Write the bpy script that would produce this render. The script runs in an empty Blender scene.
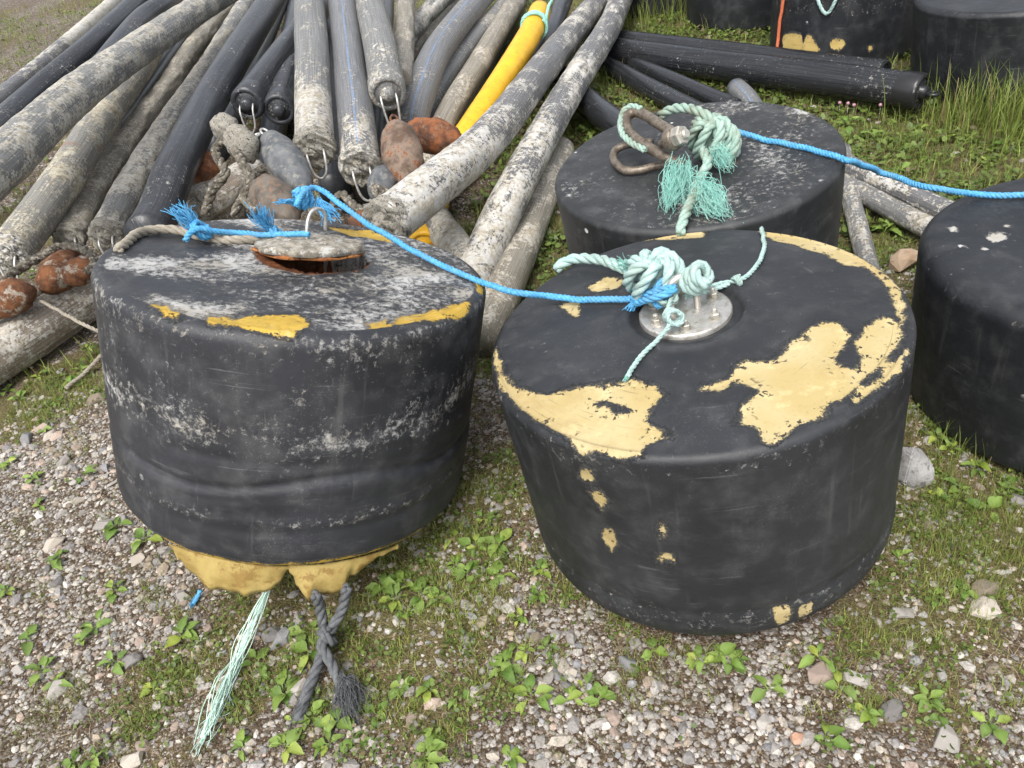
import bpy, math, random
import numpy as np
from mathutils import Vector, Matrix, Quaternion

# ------------------------------------------------------------------ camera, sky, sun, exposure
scene = bpy.context.scene
random.seed(7)
rng = np.random.default_rng(11)
C = scene.collection

PITCH, ROLL = math.radians(38), math.radians(-10)
fwd = Vector((0, math.cos(PITCH), -math.sin(PITCH)))
upv = Vector((0, math.sin(PITCH), math.cos(PITCH)))
right = Vector((1, 0, 0)) * math.cos(ROLL) + upv * math.sin(ROLL)
up2 = upv * math.cos(ROLL) - Vector((1, 0, 0)) * math.sin(ROLL)
cam_data = bpy.data.cameras.new('camera')
cam_data.sensor_width = 36.0
cam_data.lens = 760 / 1024 * 36
cam_data.clip_start = 0.02
cam_data.clip_end = 2000
cam = bpy.data.objects.new('camera', cam_data)
C.objects.link(cam)
M3 = Matrix((right, up2, -fwd)).transposed()
cam.matrix_world = Matrix.Translation((0, 0, 1.6)) @ M3.to_4x4()
scene.camera = cam

SUN_EL, SUN_AZ = math.radians(58), math.radians(205)   # azimuth from +Y towards +X
world = bpy.data.worlds.new('World')
scene.world = world
world.use_nodes = True
wn = world.node_tree
wn.nodes.clear()
wo = wn.nodes.new('ShaderNodeOutputWorld')
wb = wn.nodes.new('ShaderNodeBackground')
sky = wn.nodes.new('ShaderNodeTexSky')
sky.sky_type = 'NISHITA'
sky.sun_disc = False
sky.sun_elevation = SUN_EL
sky.sun_rotation = SUN_AZ
sky.air_density = 1.0
sky.dust_density = 4.0
hsv = wn.nodes.new('ShaderNodeHueSaturation')
hsv.inputs['Saturation'].default_value = 0.30
wn.links.new(sky.outputs[0], hsv.inputs['Color'])
wn.links.new(hsv.outputs[0], wb.inputs['Color'])
wb.inputs['Strength'].default_value = 0.15
wn.links.new(wb.outputs[0], wo.inputs['Surface'])

sd = bpy.data.lights.new('sun', 'SUN')
sd.energy = 1.3
sd.angle = math.radians(24)
sd.color = (1.0, 0.965, 0.91)
so = bpy.data.objects.new('sun', sd)
C.objects.link(so)
sdir = Vector((math.sin(SUN_AZ) * math.cos(SUN_EL), math.cos(SUN_AZ) * math.cos(SUN_EL), math.sin(SUN_EL)))
so.rotation_euler = (-sdir).to_track_quat('-Z', 'Y').to_euler()
so.location = (0, 0, 6)

scene.view_settings.view_transform = 'Standard'
scene.view_settings.look = 'None'
scene.view_settings.gamma = 1.0
scene.view_settings.use_curve_mapping = False
scene.view_settings.exposure = 0.98
scene.cycles.max_bounces = 4
scene.cycles.diffuse_bounces = 3
scene.cycles.glossy_bounces = 2
scene.cycles.adaptive_threshold = 0.02
scene.cycles.use_denoising = True

# ------------------------------------------------------------------ helpers
def tag(o, label=None, cat=None, group=None, kind=None):
    if label: o['label'] = label
    if cat: o['category'] = cat
    if group: o['group'] = group
    if kind: o['kind'] = kind
    return o

def empty(name, loc=(0, 0, 0), quat=None):
    o = bpy.data.objects.new(name, None)
    C.objects.link(o)
    o.empty_display_size = 0.05
    o.location = loc
    if quat is not None:
        o.rotation_mode = 'QUATERNION'
        o.rotation_quaternion = quat
    return o

def link(name, me, mat=None, parent=None):
    o = bpy.data.objects.new(name, me)
    C.objects.link(o)
    if mat is not None and not me.materials:
        me.materials.append(mat)
    if parent is not None:
        o.parent = parent
    return o

def mesh_np(name, V, faces, smooth=True, attrs=None, cols=None):
    """faces: list of (N,k) int arrays"""
    me = bpy.data.meshes.new(name)
    V = np.asarray(V, np.float32)
    me.vertices.add(len(V))
    me.vertices.foreach_set('co', V.ravel())
    fl = [np.asarray(f, np.int32) for f in faces if len(f)]
    nl = sum(f.size for f in fl)
    npoly = sum(len(f) for f in fl)
    me.loops.add(nl)
    me.polygons.add(npoly)
    me.loops.foreach_set('vertex_index', np.concatenate([f.ravel() for f in fl]))
    tot = np.concatenate([np.full(len(f), f.shape[1], np.int32) for f in fl])
    st = np.concatenate([[0], np.cumsum(tot)[:-1]]).astype(np.int32)
    me.polygons.foreach_set('loop_start', st)
    me.polygons.foreach_set('loop_total', tot)
    me.polygons.foreach_set('use_smooth', np.full(npoly, smooth, bool))
    for k, a in (attrs or {}).items():
        at = me.attributes.new(k, 'FLOAT', 'POINT')
        at.data.foreach_set('value', np.asarray(a, np.float32).ravel())
    if cols is not None:
        at = me.attributes.new('col', 'FLOAT_COLOR', 'POINT')
        c4 = np.ones((len(V), 4), np.float32)
        c4[:, :3] = cols
        at.data.foreach_set('color', c4.ravel())
    me.update()
    me.validate()
    return me

def _hash(ix, iy, seed):
    n = (ix.astype(np.int64) * 374761393 + iy.astype(np.int64) * 668265263 + seed * 974711) & 0x7fffffff
    n = ((n ^ (n >> 13)) * 1274126177) & 0x7fffffff
    return ((n ^ (n >> 16)) & 0xffff) / 65535.0

def vnoise(x, y, seed=0):
    x = np.asarray(x, float); y = np.asarray(y, float)
    ix = np.floor(x); iy = np.floor(y)
    fx = x - ix; fy = y - iy
    fx = fx * fx * (3 - 2 * fx); fy = fy * fy * (3 - 2 * fy)
    ix = ix.astype(np.int64); iy = iy.astype(np.int64)
    a = _hash(ix, iy, seed); b = _hash(ix + 1, iy, seed)
    c = _hash(ix, iy + 1, seed); d = _hash(ix + 1, iy + 1, seed)
    return (a * (1 - fx) + b * fx) * (1 - fy) + (c * (1 - fx) + d * fx) * fy

def fbm(x, y, seed=0, oct=4):
    s = 0; a = 0.5; t = 0
    for i in range(oct):
        s = s + a * vnoise(np.asarray(x) * 2 ** i, np.asarray(y) * 2 ** i, seed + i * 17)
        t += a; a *= 0.5
    return s / t

def sd_poly(P, poly):
    """signed distance, positive inside"""
    P = np.asarray(P, float); Q = np.asarray(poly, float)
    d = np.full(len(P), 1e9); ins = np.zeros(len(P), bool)
    n = len(Q)
    for i in range(n):
        a = Q[i]; b = Q[(i + 1) % n]; e = b - a
        w = P - a
        t = np.clip((w @ e) / max(e @ e, 1e-12), 0, 1)
        d = np.minimum(d, np.hypot(*(w - t[:, None] * e).T))
        c1 = (a[1] > P[:, 1]) != (b[1] > P[:, 1])
        with np.errstate(divide='ignore', invalid='ignore'):
            xx = a[0] + (P[:, 1] - a[1]) * e[0] / (e[1] if abs(e[1]) > 1e-12 else 1e-12)
        ins ^= c1 & (P[:, 0] < xx)
    return np.where(ins, d, -d)

def catmull(pts, step):
    P = [np.array(p, float) for p in pts]
    if len(P) == 2:
        n = max(2, int(np.linalg.norm(P[1] - P[0]) / step) + 1)
        return np.array([P[0] + (P[1] - P[0]) * i / (n - 1) for i in range(n)])
    P = [2 * P[0] - P[1]] + P + [2 * P[-1] - P[-2]]
    out = []
    for i in range(1, len(P) - 2):
        a, b, c, d = P[i - 1:i + 3]
        n = max(2, int(np.linalg.norm(c - b) / step) + 1)
        for k in range(n):
            t = k / n
            out.append(0.5 * ((2 * b) + (c - a) * t + (2 * a - 5 * b + 4 * c - d) * t * t + (3 * b - a - 3 * c + d) * t ** 3))
    out.append(P[-2])
    out = np.array(out)
    # even spacing
    seg = np.linalg.norm(np.diff(out, axis=0), axis=1)
    s = np.concatenate([[0], np.cumsum(seg)])
    n = max(2, int(s[-1] / step) + 1)
    q = np.linspace(0, s[-1], n)
    return np.stack([np.interp(q, s, out[:, k]) for k in range(3)], 1)

def frames(path):
    T = np.gradient(path, axis=0)
    T /= np.maximum(np.linalg.norm(T, axis=1), 1e-9)[:, None]
    N = np.zeros_like(T)
    ref = np.array([0, 0, 1.0]) if abs(T[0][2]) < 0.9 else np.array([1.0, 0, 0])
    n = ref - T[0] * (ref @ T[0]); n /= np.linalg.norm(n); N[0] = n
    for i in range(1, len(path)):
        n = N[i - 1] - T[i] * (N[i - 1] @ T[i])
        n /= max(np.linalg.norm(n), 1e-9); N[i] = n
    return T, N, np.cross(T, N)

class MB:
    """collects tubes and sheets; build() links them as ONE mesh object"""
    def __init__(s): s.V = []; s.F4 = []; s.F3 = []; s.n = 0
    def add(s, V, f4=(), f3=()):
        V = np.asarray(V, float)
        if len(f4): s.F4.append(np.asarray(f4) + s.n)
        if len(f3): s.F3.append(np.asarray(f3) + s.n)
        s.V.append(V); s.n += len(V)
    def tube(s, path, r, sides=6, caps=True):
        path = np.asarray(path, float); T, N, B = frames(path); n = len(path)
        r = np.broadcast_to(np.asarray(r, float), (n,))
        a = np.arange(sides) * 2 * np.pi / sides
        V = path[:, None] + r[:, None, None] * (np.cos(a)[None, :, None] * N[:, None] + np.sin(a)[None, :, None] * B[:, None])
        V = V.reshape(-1, 3)
        i = np.arange(n - 1)[:, None] * sides; j = np.arange(sides)[None]; k = (j + 1) % sides
        f4 = np.stack([i + j, i + k, i + sides + k, i + sides + j], -1).reshape(-1, 4)
        f3 = []
        if caps:
            V = np.vstack([V, path[0], path[-1]]); c0 = n * sides
            jj = np.arange(sides); kk = (jj + 1) % sides
            f3 = np.vstack([np.stack([kk, jj, np.full(sides, c0)], 1),
                            np.stack([(n - 1) * sides + jj, (n - 1) * sides + kk, np.full(sides, c0 + 1)], 1)])
        s.add(V, f4, f3)
    def lathe(s, prof, origin, axis, sides=24, closed_ends=True):
        ax = np.array(axis, float); ax /= np.linalg.norm(ax)
        ref = np.array([1.0, 0, 0]) if abs(ax[0]) < 0.9 else np.array([0, 1.0, 0])
        u = ref - ax * (ref @ ax); u /= np.linalg.norm(u); v = np.cross(ax, u)
        a = np.arange(sides) * 2 * np.pi / sides
        V = np.vstack([np.array(origin) + z * ax + max(r, 1e-4) * (np.cos(a)[:, None] * u + np.sin(a)[:, None] * v) for r, z in prof])
        n = len(prof)
        i = np.arange(n - 1)[:, None] * sides; j = np.arange(sides)[None]; k = (j + 1) % sides
        s.add(V, np.stack([i + j, i + k, i + sides + k, i + sides + j], -1).reshape(-1, 4))
    def build(s, name, mat, parent=None, origin=(0, 0, 0), smooth=True, attrs=None):
        me = mesh_np(name, np.vstack(s.V) - np.array(origin), [np.vstack(s.F4) if s.F4 else [], np.vstack(s.F3) if s.F3 else []], smooth, attrs)
        return link(name, me, mat, parent)

# ------------------------------------------------------------------ node materials
class NT:
    def __init__(s, name):
        s.m = bpy.data.materials.new(name); s.m.use_nodes = True
        s.t = s.m.node_tree; s.t.nodes.clear()
        s.out = s.t.nodes.new('ShaderNodeOutputMaterial')
        s.b = s.t.nodes.new('ShaderNodeBsdfPrincipled')
        s.t.links.new(s.b.outputs[0], s.out.inputs['Surface'])
    def put(s, sock, v):
        if isinstance(v, (int, float)): sock.default_value = v
        elif isinstance(v, (tuple, list)):
            sock.default_value = tuple(v) + ((1,) if len(v) == 3 and sock.type == 'RGBA' else ())
        else: s.t.links.new(v, sock)
    def obj(s, rnd=True):
        tc = s.t.nodes.new('ShaderNodeTexCoord')
        if not rnd: return tc.outputs['Object']
        oi = s.t.nodes.new('ShaderNodeObjectInfo')
        m = s.math('MULTIPLY', oi.outputs['Random'], 37.0)
        ad = s.t.nodes.new('ShaderNodeVectorMath'); ad.operation = 'ADD'
        s.t.links.new(tc.outputs['Object'], ad.inputs[0]); s.t.links.new(m, ad.inputs[1])
        return ad.outputs[0]
    def scale(s, vec, sc):
        m = s.t.nodes.new('ShaderNodeVectorMath'); m.operation = 'MULTIPLY'
        s.t.links.new(vec, m.inputs[0]); m.inputs[1].default_value = sc
        return m.outputs[0]
    def noise(s, vec, scale, detail=4, rough=0.55, dist=0.0):
        n = s.t.nodes.new('ShaderNodeTexNoise')
        s.t.links.new(vec, n.inputs['Vector'])
        n.inputs['Scale'].default_value = scale; n.inputs['Detail'].default_value = detail
        n.inputs['Roughness'].default_value = rough; n.inputs['Distortion'].default_value = dist
        return n.outputs['Fac']
    def vor(s, vec, scale, feature='F1', out='Distance', rnd=1.0):
        n = s.t.nodes.new('ShaderNodeTexVoronoi'); n.feature = feature
        s.t.links.new(vec, n.inputs['Vector']); n.inputs['Scale'].default_value = scale
        n.inputs['Randomness'].default_value = rnd
        return n.outputs[out]
    def attr(s, name, out='Fac'):
        n = s.t.nodes.new('ShaderNodeAttribute'); n.attribute_name = name
        return n.outputs[out]
    def math(s, op, a, b=0.0, clamp=False):
        n = s.t.nodes.new('ShaderNodeMath'); n.operation = op; n.use_clamp = clamp
        s.put(n.inputs[0], a); s.put(n.inputs[1], b)
        return n.outputs[0]
    def step(s, v, lo, hi):
        n = s.t.nodes.new('ShaderNodeMapRange'); n.interpolation_type = 'SMOOTHSTEP'
        s.put(n.inputs['Value'], v); n.inputs['From Min'].default_value = lo; n.inputs['From Max'].default_value = hi
        return n.outputs[0]
    def mix(s, f, a, b):
        n = s.t.nodes.new('ShaderNodeMix'); n.data_type = 'RGBA'
        s.put(n.inputs[0], f); s.put(n.inputs[6], a); s.put(n.inputs[7], b)
        return n.outputs[2]
    def ramp(s, f, stops):
        n = s.t.nodes.new('ShaderNodeValToRGB'); s.put(n.inputs[0], f)
        e = n.color_ramp.elements
        while len(e) < len(stops): e.new(0.5)
        for x, (p, c) in zip(e, stops): x.position = p; x.color = tuple(c) + (1,)
        return n.outputs[0]
    def bump(s, h, strength=0.4, dist=0.004, prev=None):
        n = s.t.nodes.new('ShaderNodeBump'); n.inputs['Strength'].default_value = strength; n.inputs['Distance'].default_value = dist
        s.put(n.inputs['Height'], h)
        if prev is not None: s.t.links.new(prev, n.inputs['Normal'])
        return n.outputs[0]
    def done(s, color, rough=0.6, normal=None, metal=0.0, spec=0.5):
        s.put(s.b.inputs['Base Color'], color); s.put(s.b.inputs['Roughness'], rough)
        s.put(s.b.inputs['Metallic'], metal); s.put(s.b.inputs['Specular IOR Level'], spec)
        if normal is not None: s.t.links.new(normal, s.b.inputs['Normal'])
        return s.m

YELLOW = (0.50, 0.36, 0.115)
def rubber_mat(name, yellow=YELLOW, base=(0.018, 0.019, 0.021), dust=0.35, fleck=0.62, crust=(0.50, 0.495, 0.475)):
    """worn black skin: dusty film, scratches, pale scuffs where 'scuff' says, yellow layer where 'peel' is positive"""
    n = NT(name); v = n.obj(False)
    big = n.noise(v, 3.0, 5); mid = n.noise(v, 14, 5); fine = n.noise(v, 90, 4, 0.7)
    col = n.mix(n.step(big, 0.3, 0.75), base, tuple(c * 1.8 + 0.004 for c in base))
    col = n.mix(n.math('MULTIPLY', n.step(mid, 0.45, 0.8), dust), col, (0.10, 0.10, 0.10))
    # scratches: stretched noise around and across
    st = n.noise(n.scale(v, (6, 6, 90)), 1.0, 4, 0.6, 0.4)
    st2 = n.noise(n.scale(v, (70, 9, 9)), 1.0, 3, 0.6, 0.8)
    scr = n.math('MAXIMUM', n.step(st, 0.66, 0.76), n.step(st2, 0.70, 0.78))
    col = n.mix(n.math('MULTIPLY', n.math('MULTIPLY', scr, fine), dust * 1.6), col, (0.22, 0.22, 0.22))
    # chalky scuffs
    dustv = n.math('MULTIPLY', n.step(n.noise(v, 260, 2, 0.6), 0.58, 0.70), n.step(n.noise(v, 7, 4, 0.65), 0.46, 0.66))
    col = n.mix(n.math('MULTIPLY', dustv, dust * 0.55), col, (0.26, 0.26, 0.26))
    smear = n.noise(n.scale(v, (5, 5, 11)), 1.0, 7, 0.7, 0.6)
    col = n.mix(n.math('MULTIPLY', n.math('MULTIPLY', n.step(smear, 0.52, 0.72), n.step(fine, 0.35, 0.65)), dust * 0.5), col, (0.17, 0.175, 0.18))
    sc = n.attr('scuff')
    pat = n.noise(v, 55, 8, 0.80, 0.25)
    sm = n.step(n.math('ADD', sc, n.math('MULTIPLY', n.math('SUBTRACT', pat, 0.5), 3.4)), 0.42, 1.0)
    sm = n.math('MULTIPLY', sm, n.step(sc, 0.02, 0.15))
    tint = n.mix(n.step(n.noise(v, 9, 4), 0.45, 0.62), crust, (0.30, 0.255, 0.17))
    col = n.mix(n.math('MULTIPLY', sm, 0.85), col, n.mix(0.5, crust, tint))
    cu = n.t.nodes.new('ShaderNodeCombineXYZ'); n.put(cu.inputs[0], n.math('MULTIPLY', n.attr('cu'), 28.0)); n.put(cu.inputs[1], n.math('MULTIPLY', n.attr('cm'), 2.2))
    runs = n.step(n.noise(cu.outputs[0], 1.0, 4, 0.65, 0.2), 0.58, 0.74)
    side = n.step(n.attr('cm'), 0.46, 0.52)
    col = n.mix(n.math('MULTIPLY', n.math('MULTIPLY', runs, side), dust * 0.42), col, (0.20, 0.20, 0.19))
    ca = n.t.nodes.new('ShaderNodeCombineXYZ'); n.put(ca.inputs[0], n.math('MULTIPLY', n.attr('cu'), 3.5)); n.put(ca.inputs[1], n.math('MULTIPLY', n.attr('cm'), 95.0))
    rub = n.noise(ca.outputs[0], 1.0, 5, 0.7, 0.5)
    col = n.mix(n.math('MULTIPLY', n.math('MULTIPLY', n.step(rub, 0.60, 0.72), n.step(mid, 0.44, 0.6)), dust * 0.8), col, (0.24, 0.24, 0.24))
    # white droppings and paint flecks
    fl = n.step(n.math('SUBTRACT', 1.0, n.vor(v, 7.0)), 0.93, 0.96)
    fl = n.math('MULTIPLY', fl, n.step(n.noise(v, 5, 3), fleck, fleck + 0.06))
    col = n.mix(fl, col, (0.6, 0.6, 0.58))
    # yellow layer
    pe = n.attr('peel')
    e1 = n.math('MULTIPLY', n.math('SUBTRACT', n.noise(v, 22, 4, 0.6), 0.5), 0.042)
    e2 = n.math('MULTIPLY', n.math('SUBTRACT', n.noise(v, 150, 5, 0.8), 0.5), 0.040)
    edge = n.math('ADD', pe, n.math('ADD', e1, e2))
    pm = n.step(edge, 0.0, 0.0016)
    yc = n.mix(n.step(n.noise(v, 6, 5), 0.35, 0.7), yellow, tuple(c * f for c, f in zip(yellow, (1.14, 1.2, 1.5))))
    yc = n.mix(n.math('MULTIPLY', n.step(fine, 0.55, 0.8), 0.35), yc, (0.16, 0.12, 0.05))
    yc = n.mix(n.math('MULTIPLY', n.step(rub, 0.60, 0.66), 0.55), yc, (0.15, 0.115, 0.05))
    yc = n.mix(n.math('MULTIPLY', n.step(n.noise(v, 17, 6, 0.7), 0.54, 0.66), 0.4), yc, (0.60, 0.50, 0.27))
    spots = n.step(n.noise(v, 75, 3, 0.6), 0.60, 0.64)
    yc = n.mix(n.math('MULTIPLY', n.step(n.noise(v, 4.5, 6, 0.7), 0.50, 0.70), 0.45), yc, tuple(c * f for c, f in zip(yellow, (0.70, 0.60, 0.5))))
    rim = n.step(edge, 0.030, 0.008)
    pm2 = n.math('MULTIPLY', pm, n.math('SUBTRACT', 1.0, n.math('MULTIPLY', spots, rim)))
    col = n.mix(pm2, col, yc)
    col = n.mix(n.math('MULTIPLY', n.math('MULTIPLY', n.step(edge, -0.012, -0.001), n.step(edge, 0.002, 0.0)), 0.35), col, (0.16, 0.16, 0.155))  # paler edge painted on the black skin, as a curled lip catching light
    # rust and inside of the hole
    ru = n.attr('rust')
    rc = n.ramp(n.noise(v, 40, 6, 0.7), [(0.3, (0.012, 0.007, 0.005)), (0.5, (0.10, 0.035, 0.012)), (0.7, (0.30, 0.10, 0.025))])
    col = n.mix(n.step(n.math('ADD', ru, n.math('MULTIPLY', n.math('SUBTRACT', mid, 0.5), 0.9)), 0.35, 0.7), col, rc)
    rough = n.math('ADD', 0.40, n.math('MULTIPLY', mid, 0.26))
    rough = n.math('ADD', rough, n.math('MULTIPLY', n.math('MAXIMUM', pm2, sm), 0.15))
    b1 = n.bump(n.noise(v, 9, 5, 0.6), 0.35, 0.012)
    b2 = n.bump(n.noise(v, 160, 4, 0.7), 0.25, 0.0015, b1)
    lip = n.math('MULTIPLY', n.step(edge, -0.010, -0.001), n.step(edge, 0.002, 0.0))
    b3 = n.bump(n.math('ADD', n.math('SUBTRACT', 1.0, pm2), n.math('MULTIPLY', lip, 0.8)), 1.0, 0.005, b2)
    b4 = n.bump(n.math('MULTIPLY', sm, pat), 0.6, 0.004, b3)
    return n.done(col, rough, b4, spec=0.42)

def crust_mat(name, base, crust, amount, brown=0.25, stripe=False, scale=1.0, rust=0.0, gloss=0.46):
    """weathered plastic pipe: marine growth, silt film, streaks along the pipe"""
    n = NT(name); v = n.obj()
    s_ = n.attr('pl'); a_ = n.attr('pa')
    cmb = n.t.nodes.new('ShaderNodeCombineXYZ')
    n.put(cmb.inputs[0], n.math('MULTIPLY', s_, 3.0)); n.put(cmb.inputs[1], n.math('MULTIPLY', a_, 3.0))
    oi = n.t.nodes.new('ShaderNodeObjectInfo'); n.put(cmb.inputs[2], n.math('MULTIPLY', oi.outputs['Random'], 31.0))
    pv = cmb.outputs[0]
    big = n.noise(v, 3.5 * scale, 4); mid = n.noise(v, 30 * scale, 6, 0.7, 0.3); fine = n.noise(v, 70, 6, 0.8)
    streak = n.noise(n.scale(pv, (0.8, 5.0, 1)), 1.6, 6, 0.65)
    around = n.noise(n.scale(pv, (9.0, 0.7, 1)), 1.4, 5, 0.7, 0.6)
    col = n.mix(n.step(streak, 0.35, 0.7), base, tuple(min(1, c * 1.9 + 0.02) for c in base))
    col = n.mix(n.math('MULTIPLY', n.step(around, 0.55, 0.75), 0.35), col, crust)
    lev = n.math('ADD', n.math('MULTIPLY', big, 0.5), n.math('MULTIPLY', mid, 0.5))
    lev = n.math('ADD', lev, n.math('MULTIPLY', n.math('SUBTRACT', streak, 0.5), 0.35))
    lev = n.math('ADD', lev, n.math('MULTIPLY', n.math('SUBTRACT', fine, 0.5), 0.80))
    lev = n.math('ADD', lev, n.math('MULTIPLY', n.attr('pc'), 0.35))
    t0 = 0.5 + (0.5 - amount) * 0.36
    cm = n.step(lev, t0 - 0.01, t0 + 0.05)
    cc = n.mix(n.step(n.noise(v, 26, 6, 0.7), 0.42, 0.6), crust, tuple(c * f for c, f in zip(crust, (0.74, 0.68, 0.56))))
    cc = n.mix(n.math('MULTIPLY', n.step(fine, 0.48, 0.62), 0.6), cc, (0.62, 0.60, 0.56))
    ck = n.noise(n.scale(pv, (2.0, 4.0, 1)), 3.0, 5, 0.75, 1.2)
    col = n.mix(n.math('MULTIPLY', n.math('MULTIPLY', n.step(ck, 0.50, 0.515), n.step(ck, 0.54, 0.53)), 0.35), col, (0.02, 0.018, 0.016))
    cc = n.mix(n.math('MULTIPLY', n.step(n.noise(v, 60, 4, 0.7), 0.60, 0.7), 0.4), cc, (0.08, 0.07, 0.06))
    col = n.mix(cm, col, cc)
    col = n.mix(n.math('MULTIPLY', n.step(n.noise(v, 9, 6, 0.7), 0.48, 0.68), brown), col, (0.115, 0.085, 0.05))
    if rust:
        col = n.mix(n.math('MULTIPLY', n.step(n.noise(v, 4.2, 3), 0.62, 0.72), rust), col, (0.26, 0.10, 0.03))
    sh = n.step(n.vor(v, 55), 0.12, 0.02)
    sh = n.math('MULTIPLY', sh, n.step(n.noise(v, 13, 3), 0.52, 0.6))
    col = n.mix(n.math('MULTIPLY', sh, min(1, amount * 1.6)), col, (0.68, 0.67, 0.63))
    if stripe:
        d = n.math('ABSOLUTE', n.math('SUBTRACT', a_, 0.0))
        sm = n.math('MULTIPLY', n.step(d, 0.055, 0.035), n.step(n.math('ADD', mid, fine), 1.2, 0.9))
        col = n.mix(n.math('MULTIPLY', sm, 0.7), col, (0.14, 0.26, 0.46))
    rough = n.math('ADD', gloss, n.math('MULTIPLY', cm, 0.85 - gloss))
    b1 = n.bump(mid, 0.4 * amount + 0.06, 0.012)
    b2 = n.bump(n.math('MULTIPLY', n.math('ADD', cm, sh), fine), 0.7, 0.006, b1)
    return n.done(col, rough, b2, spec=0.4)

def simple_mat(name, c1, c2, scale=20, rough=0.6, metal=0.0, bump=0.3, bd=0.002, spec=0.5, c3=None, c3s=2.7):
    n = NT(name); v = n.obj()
    f = n.noise(v, scale, 6, 0.65)
    col = n.mix(n.step(f, 0.36, 0.64), c1, c2)
    if c3: col = n.mix(n.step(n.noise(v, scale * c3s, 6, 0.75), 0.53, 0.60), col, c3)
    return n.done(col, n.math('ADD', rough - 0.08, n.math('MULTIPLY', f, 0.2)), n.bump(n.noise(v, scale * 4, 5, 0.7), bump, bd), metal, spec)

def attr_mat(name, rough=0.6, transl=0.0, grain=0.0, gscale=200, spec=0.4, rnd=False):
    n = NT(name); v = n.obj(False)
    col = n.attr('col', 'Color'); nm = None
    if rnd:
        oi = n.t.nodes.new('ShaderNodeObjectInfo')
        m = n.t.nodes.new('ShaderNodeMix'); m.data_type = 'RGBA'; m.blend_type = 'MULTIPLY'; m.inputs[0].default_value = 1.0
        n.put(m.inputs[6], col); n.put(m.inputs[7], n.ramp(oi.outputs['Random'], [(0.0, (0.62, 0.68, 0.75)), (0.45, (0.85, 0.9, 0.9)), (0.8, (1.0, 1.0, 1.0)), (1.0, (1.35, 1.12, 0.9))]))
        col = m.outputs[2]
    if grain:
        g = n.noise(v, gscale, 5, 0.7)
        m = n.t.nodes.new('ShaderNodeMix'); m.data_type = 'RGBA'; m.blend_type = 'MULTIPLY'
        m.inputs[0].default_value = 1.0; n.put(m.inputs[6], col)
        n.put(m.inputs[7], n.ramp(g, [(0.3, (1 - grain,) * 3), (0.7, (1 + grain * 0.4,) * 3)]))
        col = m.outputs[2]; nm = n.bump(g, 0.5, 0.002)
    n.done(col, rough, nm, spec=spec)
    if transl:
        tr = n.t.nodes.new('ShaderNodeBsdfTranslucent'); n.put(tr.inputs['Color'], col)
        mx = n.t.nodes.new('ShaderNodeMixShader'); mx.inputs[0].default_value = transl
        n.t.links.new(n.b.outputs[0], mx.inputs[1]); n.t.links.new(tr.outputs[0], mx.inputs[2])
        n.t.links.new(mx.outputs[0], n.out.inputs['Surface'])
    return n.m

def rope_mat(name, c1, c2, dirt, dm=0.4, sat=None):
    n = NT(name); v = n.obj(False)
    f = n.noise(v, 60, 5, 0.7); g = n.noise(v, 12, 4)
    col = n.mix(n.step(f, 0.3, 0.7), c1, c2)
    col = n.mix(n.math('MULTIPLY', n.step(g, 0.42, 0.7), dm), col, dirt)
    col = n.mix(n.math('MULTIPLY', n.step(n.noise(v, 300, 3, 0.7), 0.52, 0.7), 0.35), col, tuple(c * 0.45 for c in c1))
    return n.done(col, 0.75, n.bump(n.noise(v, 420, 4, 0.7), 0.6, 0.0015), spec=0.3)

M = {}
M['rubber_left'] = rubber_mat('worn_black_skin_chalky', yellow=(0.45, 0.285, 0.035), base=(0.014, 0.015, 0.018), dust=0.42, fleck=0.66)
M['rubber_right'] = rubber_mat('worn_black_skin_peeling', yellow=(0.385, 0.30, 0.13), base=(0.012, 0.013, 0.015), dust=0.28, fleck=0.64)
M['rubber_back'] = rubber_mat('worn_black_skin_spotted', base=(0.014, 0.015, 0.016), dust=0.45, fleck=0.52)
M['rubber_dark'] = rubber_mat('dark_black_skin', base=(0.008, 0.009, 0.011), dust=0.25, fleck=0.52)
M['liner'] = simple_mat('yellow_liner', (0.28, 0.195, 0.055), (0.38, 0.285, 0.095), 14, 0.6, bump=0.5, bd=0.004, c3=(0.24, 0.15, 0.04), c3s=1.2)
M['pipe_black'] = crust_mat('black_pipe_plastic', (0.020, 0.022, 0.026), (0.22, 0.22, 0.22), 0.14, 0.02, gloss=0.34)
M['pipe_black_clean'] = crust_mat('clean_black_pipe_plastic', (0.008, 0.009, 0.011), (0.12, 0.12, 0.12), 0.04, 0.01, gloss=0.27)
M['pipe_grey'] = crust_mat('grey_silted_pipe', (0.115, 0.116, 0.114), (0.38, 0.365, 0.33), 0.40, 0.05)
M['pipe_grey_stripe'] = crust_mat('grey_pipe_blue_stripe', (0.105, 0.108, 0.113), (0.38, 0.365, 0.33), 0.28, 0.05, stripe=True)
M['pipe_pale'] = crust_mat('pale_silt_crusted_pipe', (0.13, 0.13, 0.125), (0.42, 0.405, 0.36), 0.62, 0.05)
M['pipe_beige'] = crust_mat('beige_silt_pipe', (0.15, 0.145, 0.13), (0.44, 0.41, 0.32), 0.55, 0.06, rust=0.5)
M['pipe_white'] = crust_mat('white_barnacled_pipe', (0.09, 0.09, 0.092), (0.52, 0.51, 0.48), 0.64, 0.06)
M['pipe_brown'] = crust_mat('brown_grown_pipe', (0.17, 0.155, 0.125), (0.42, 0.39, 0.33), 0.50, 0.2, scale=1.4)
M['log'] = crust_mat('crusted_log_pipe', (0.17, 0.14, 0.11), (0.56, 0.54, 0.50), 0.56, 0.30, scale=1.3)
M['pipe_yellow'] = simple_mat('yellow_pipe_plastic', (0.66, 0.36, 0.012), (0.74, 0.43, 0.02), 7, 0.42, bump=0.08, c3=(0.60, 0.33, 0.02))
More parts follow.
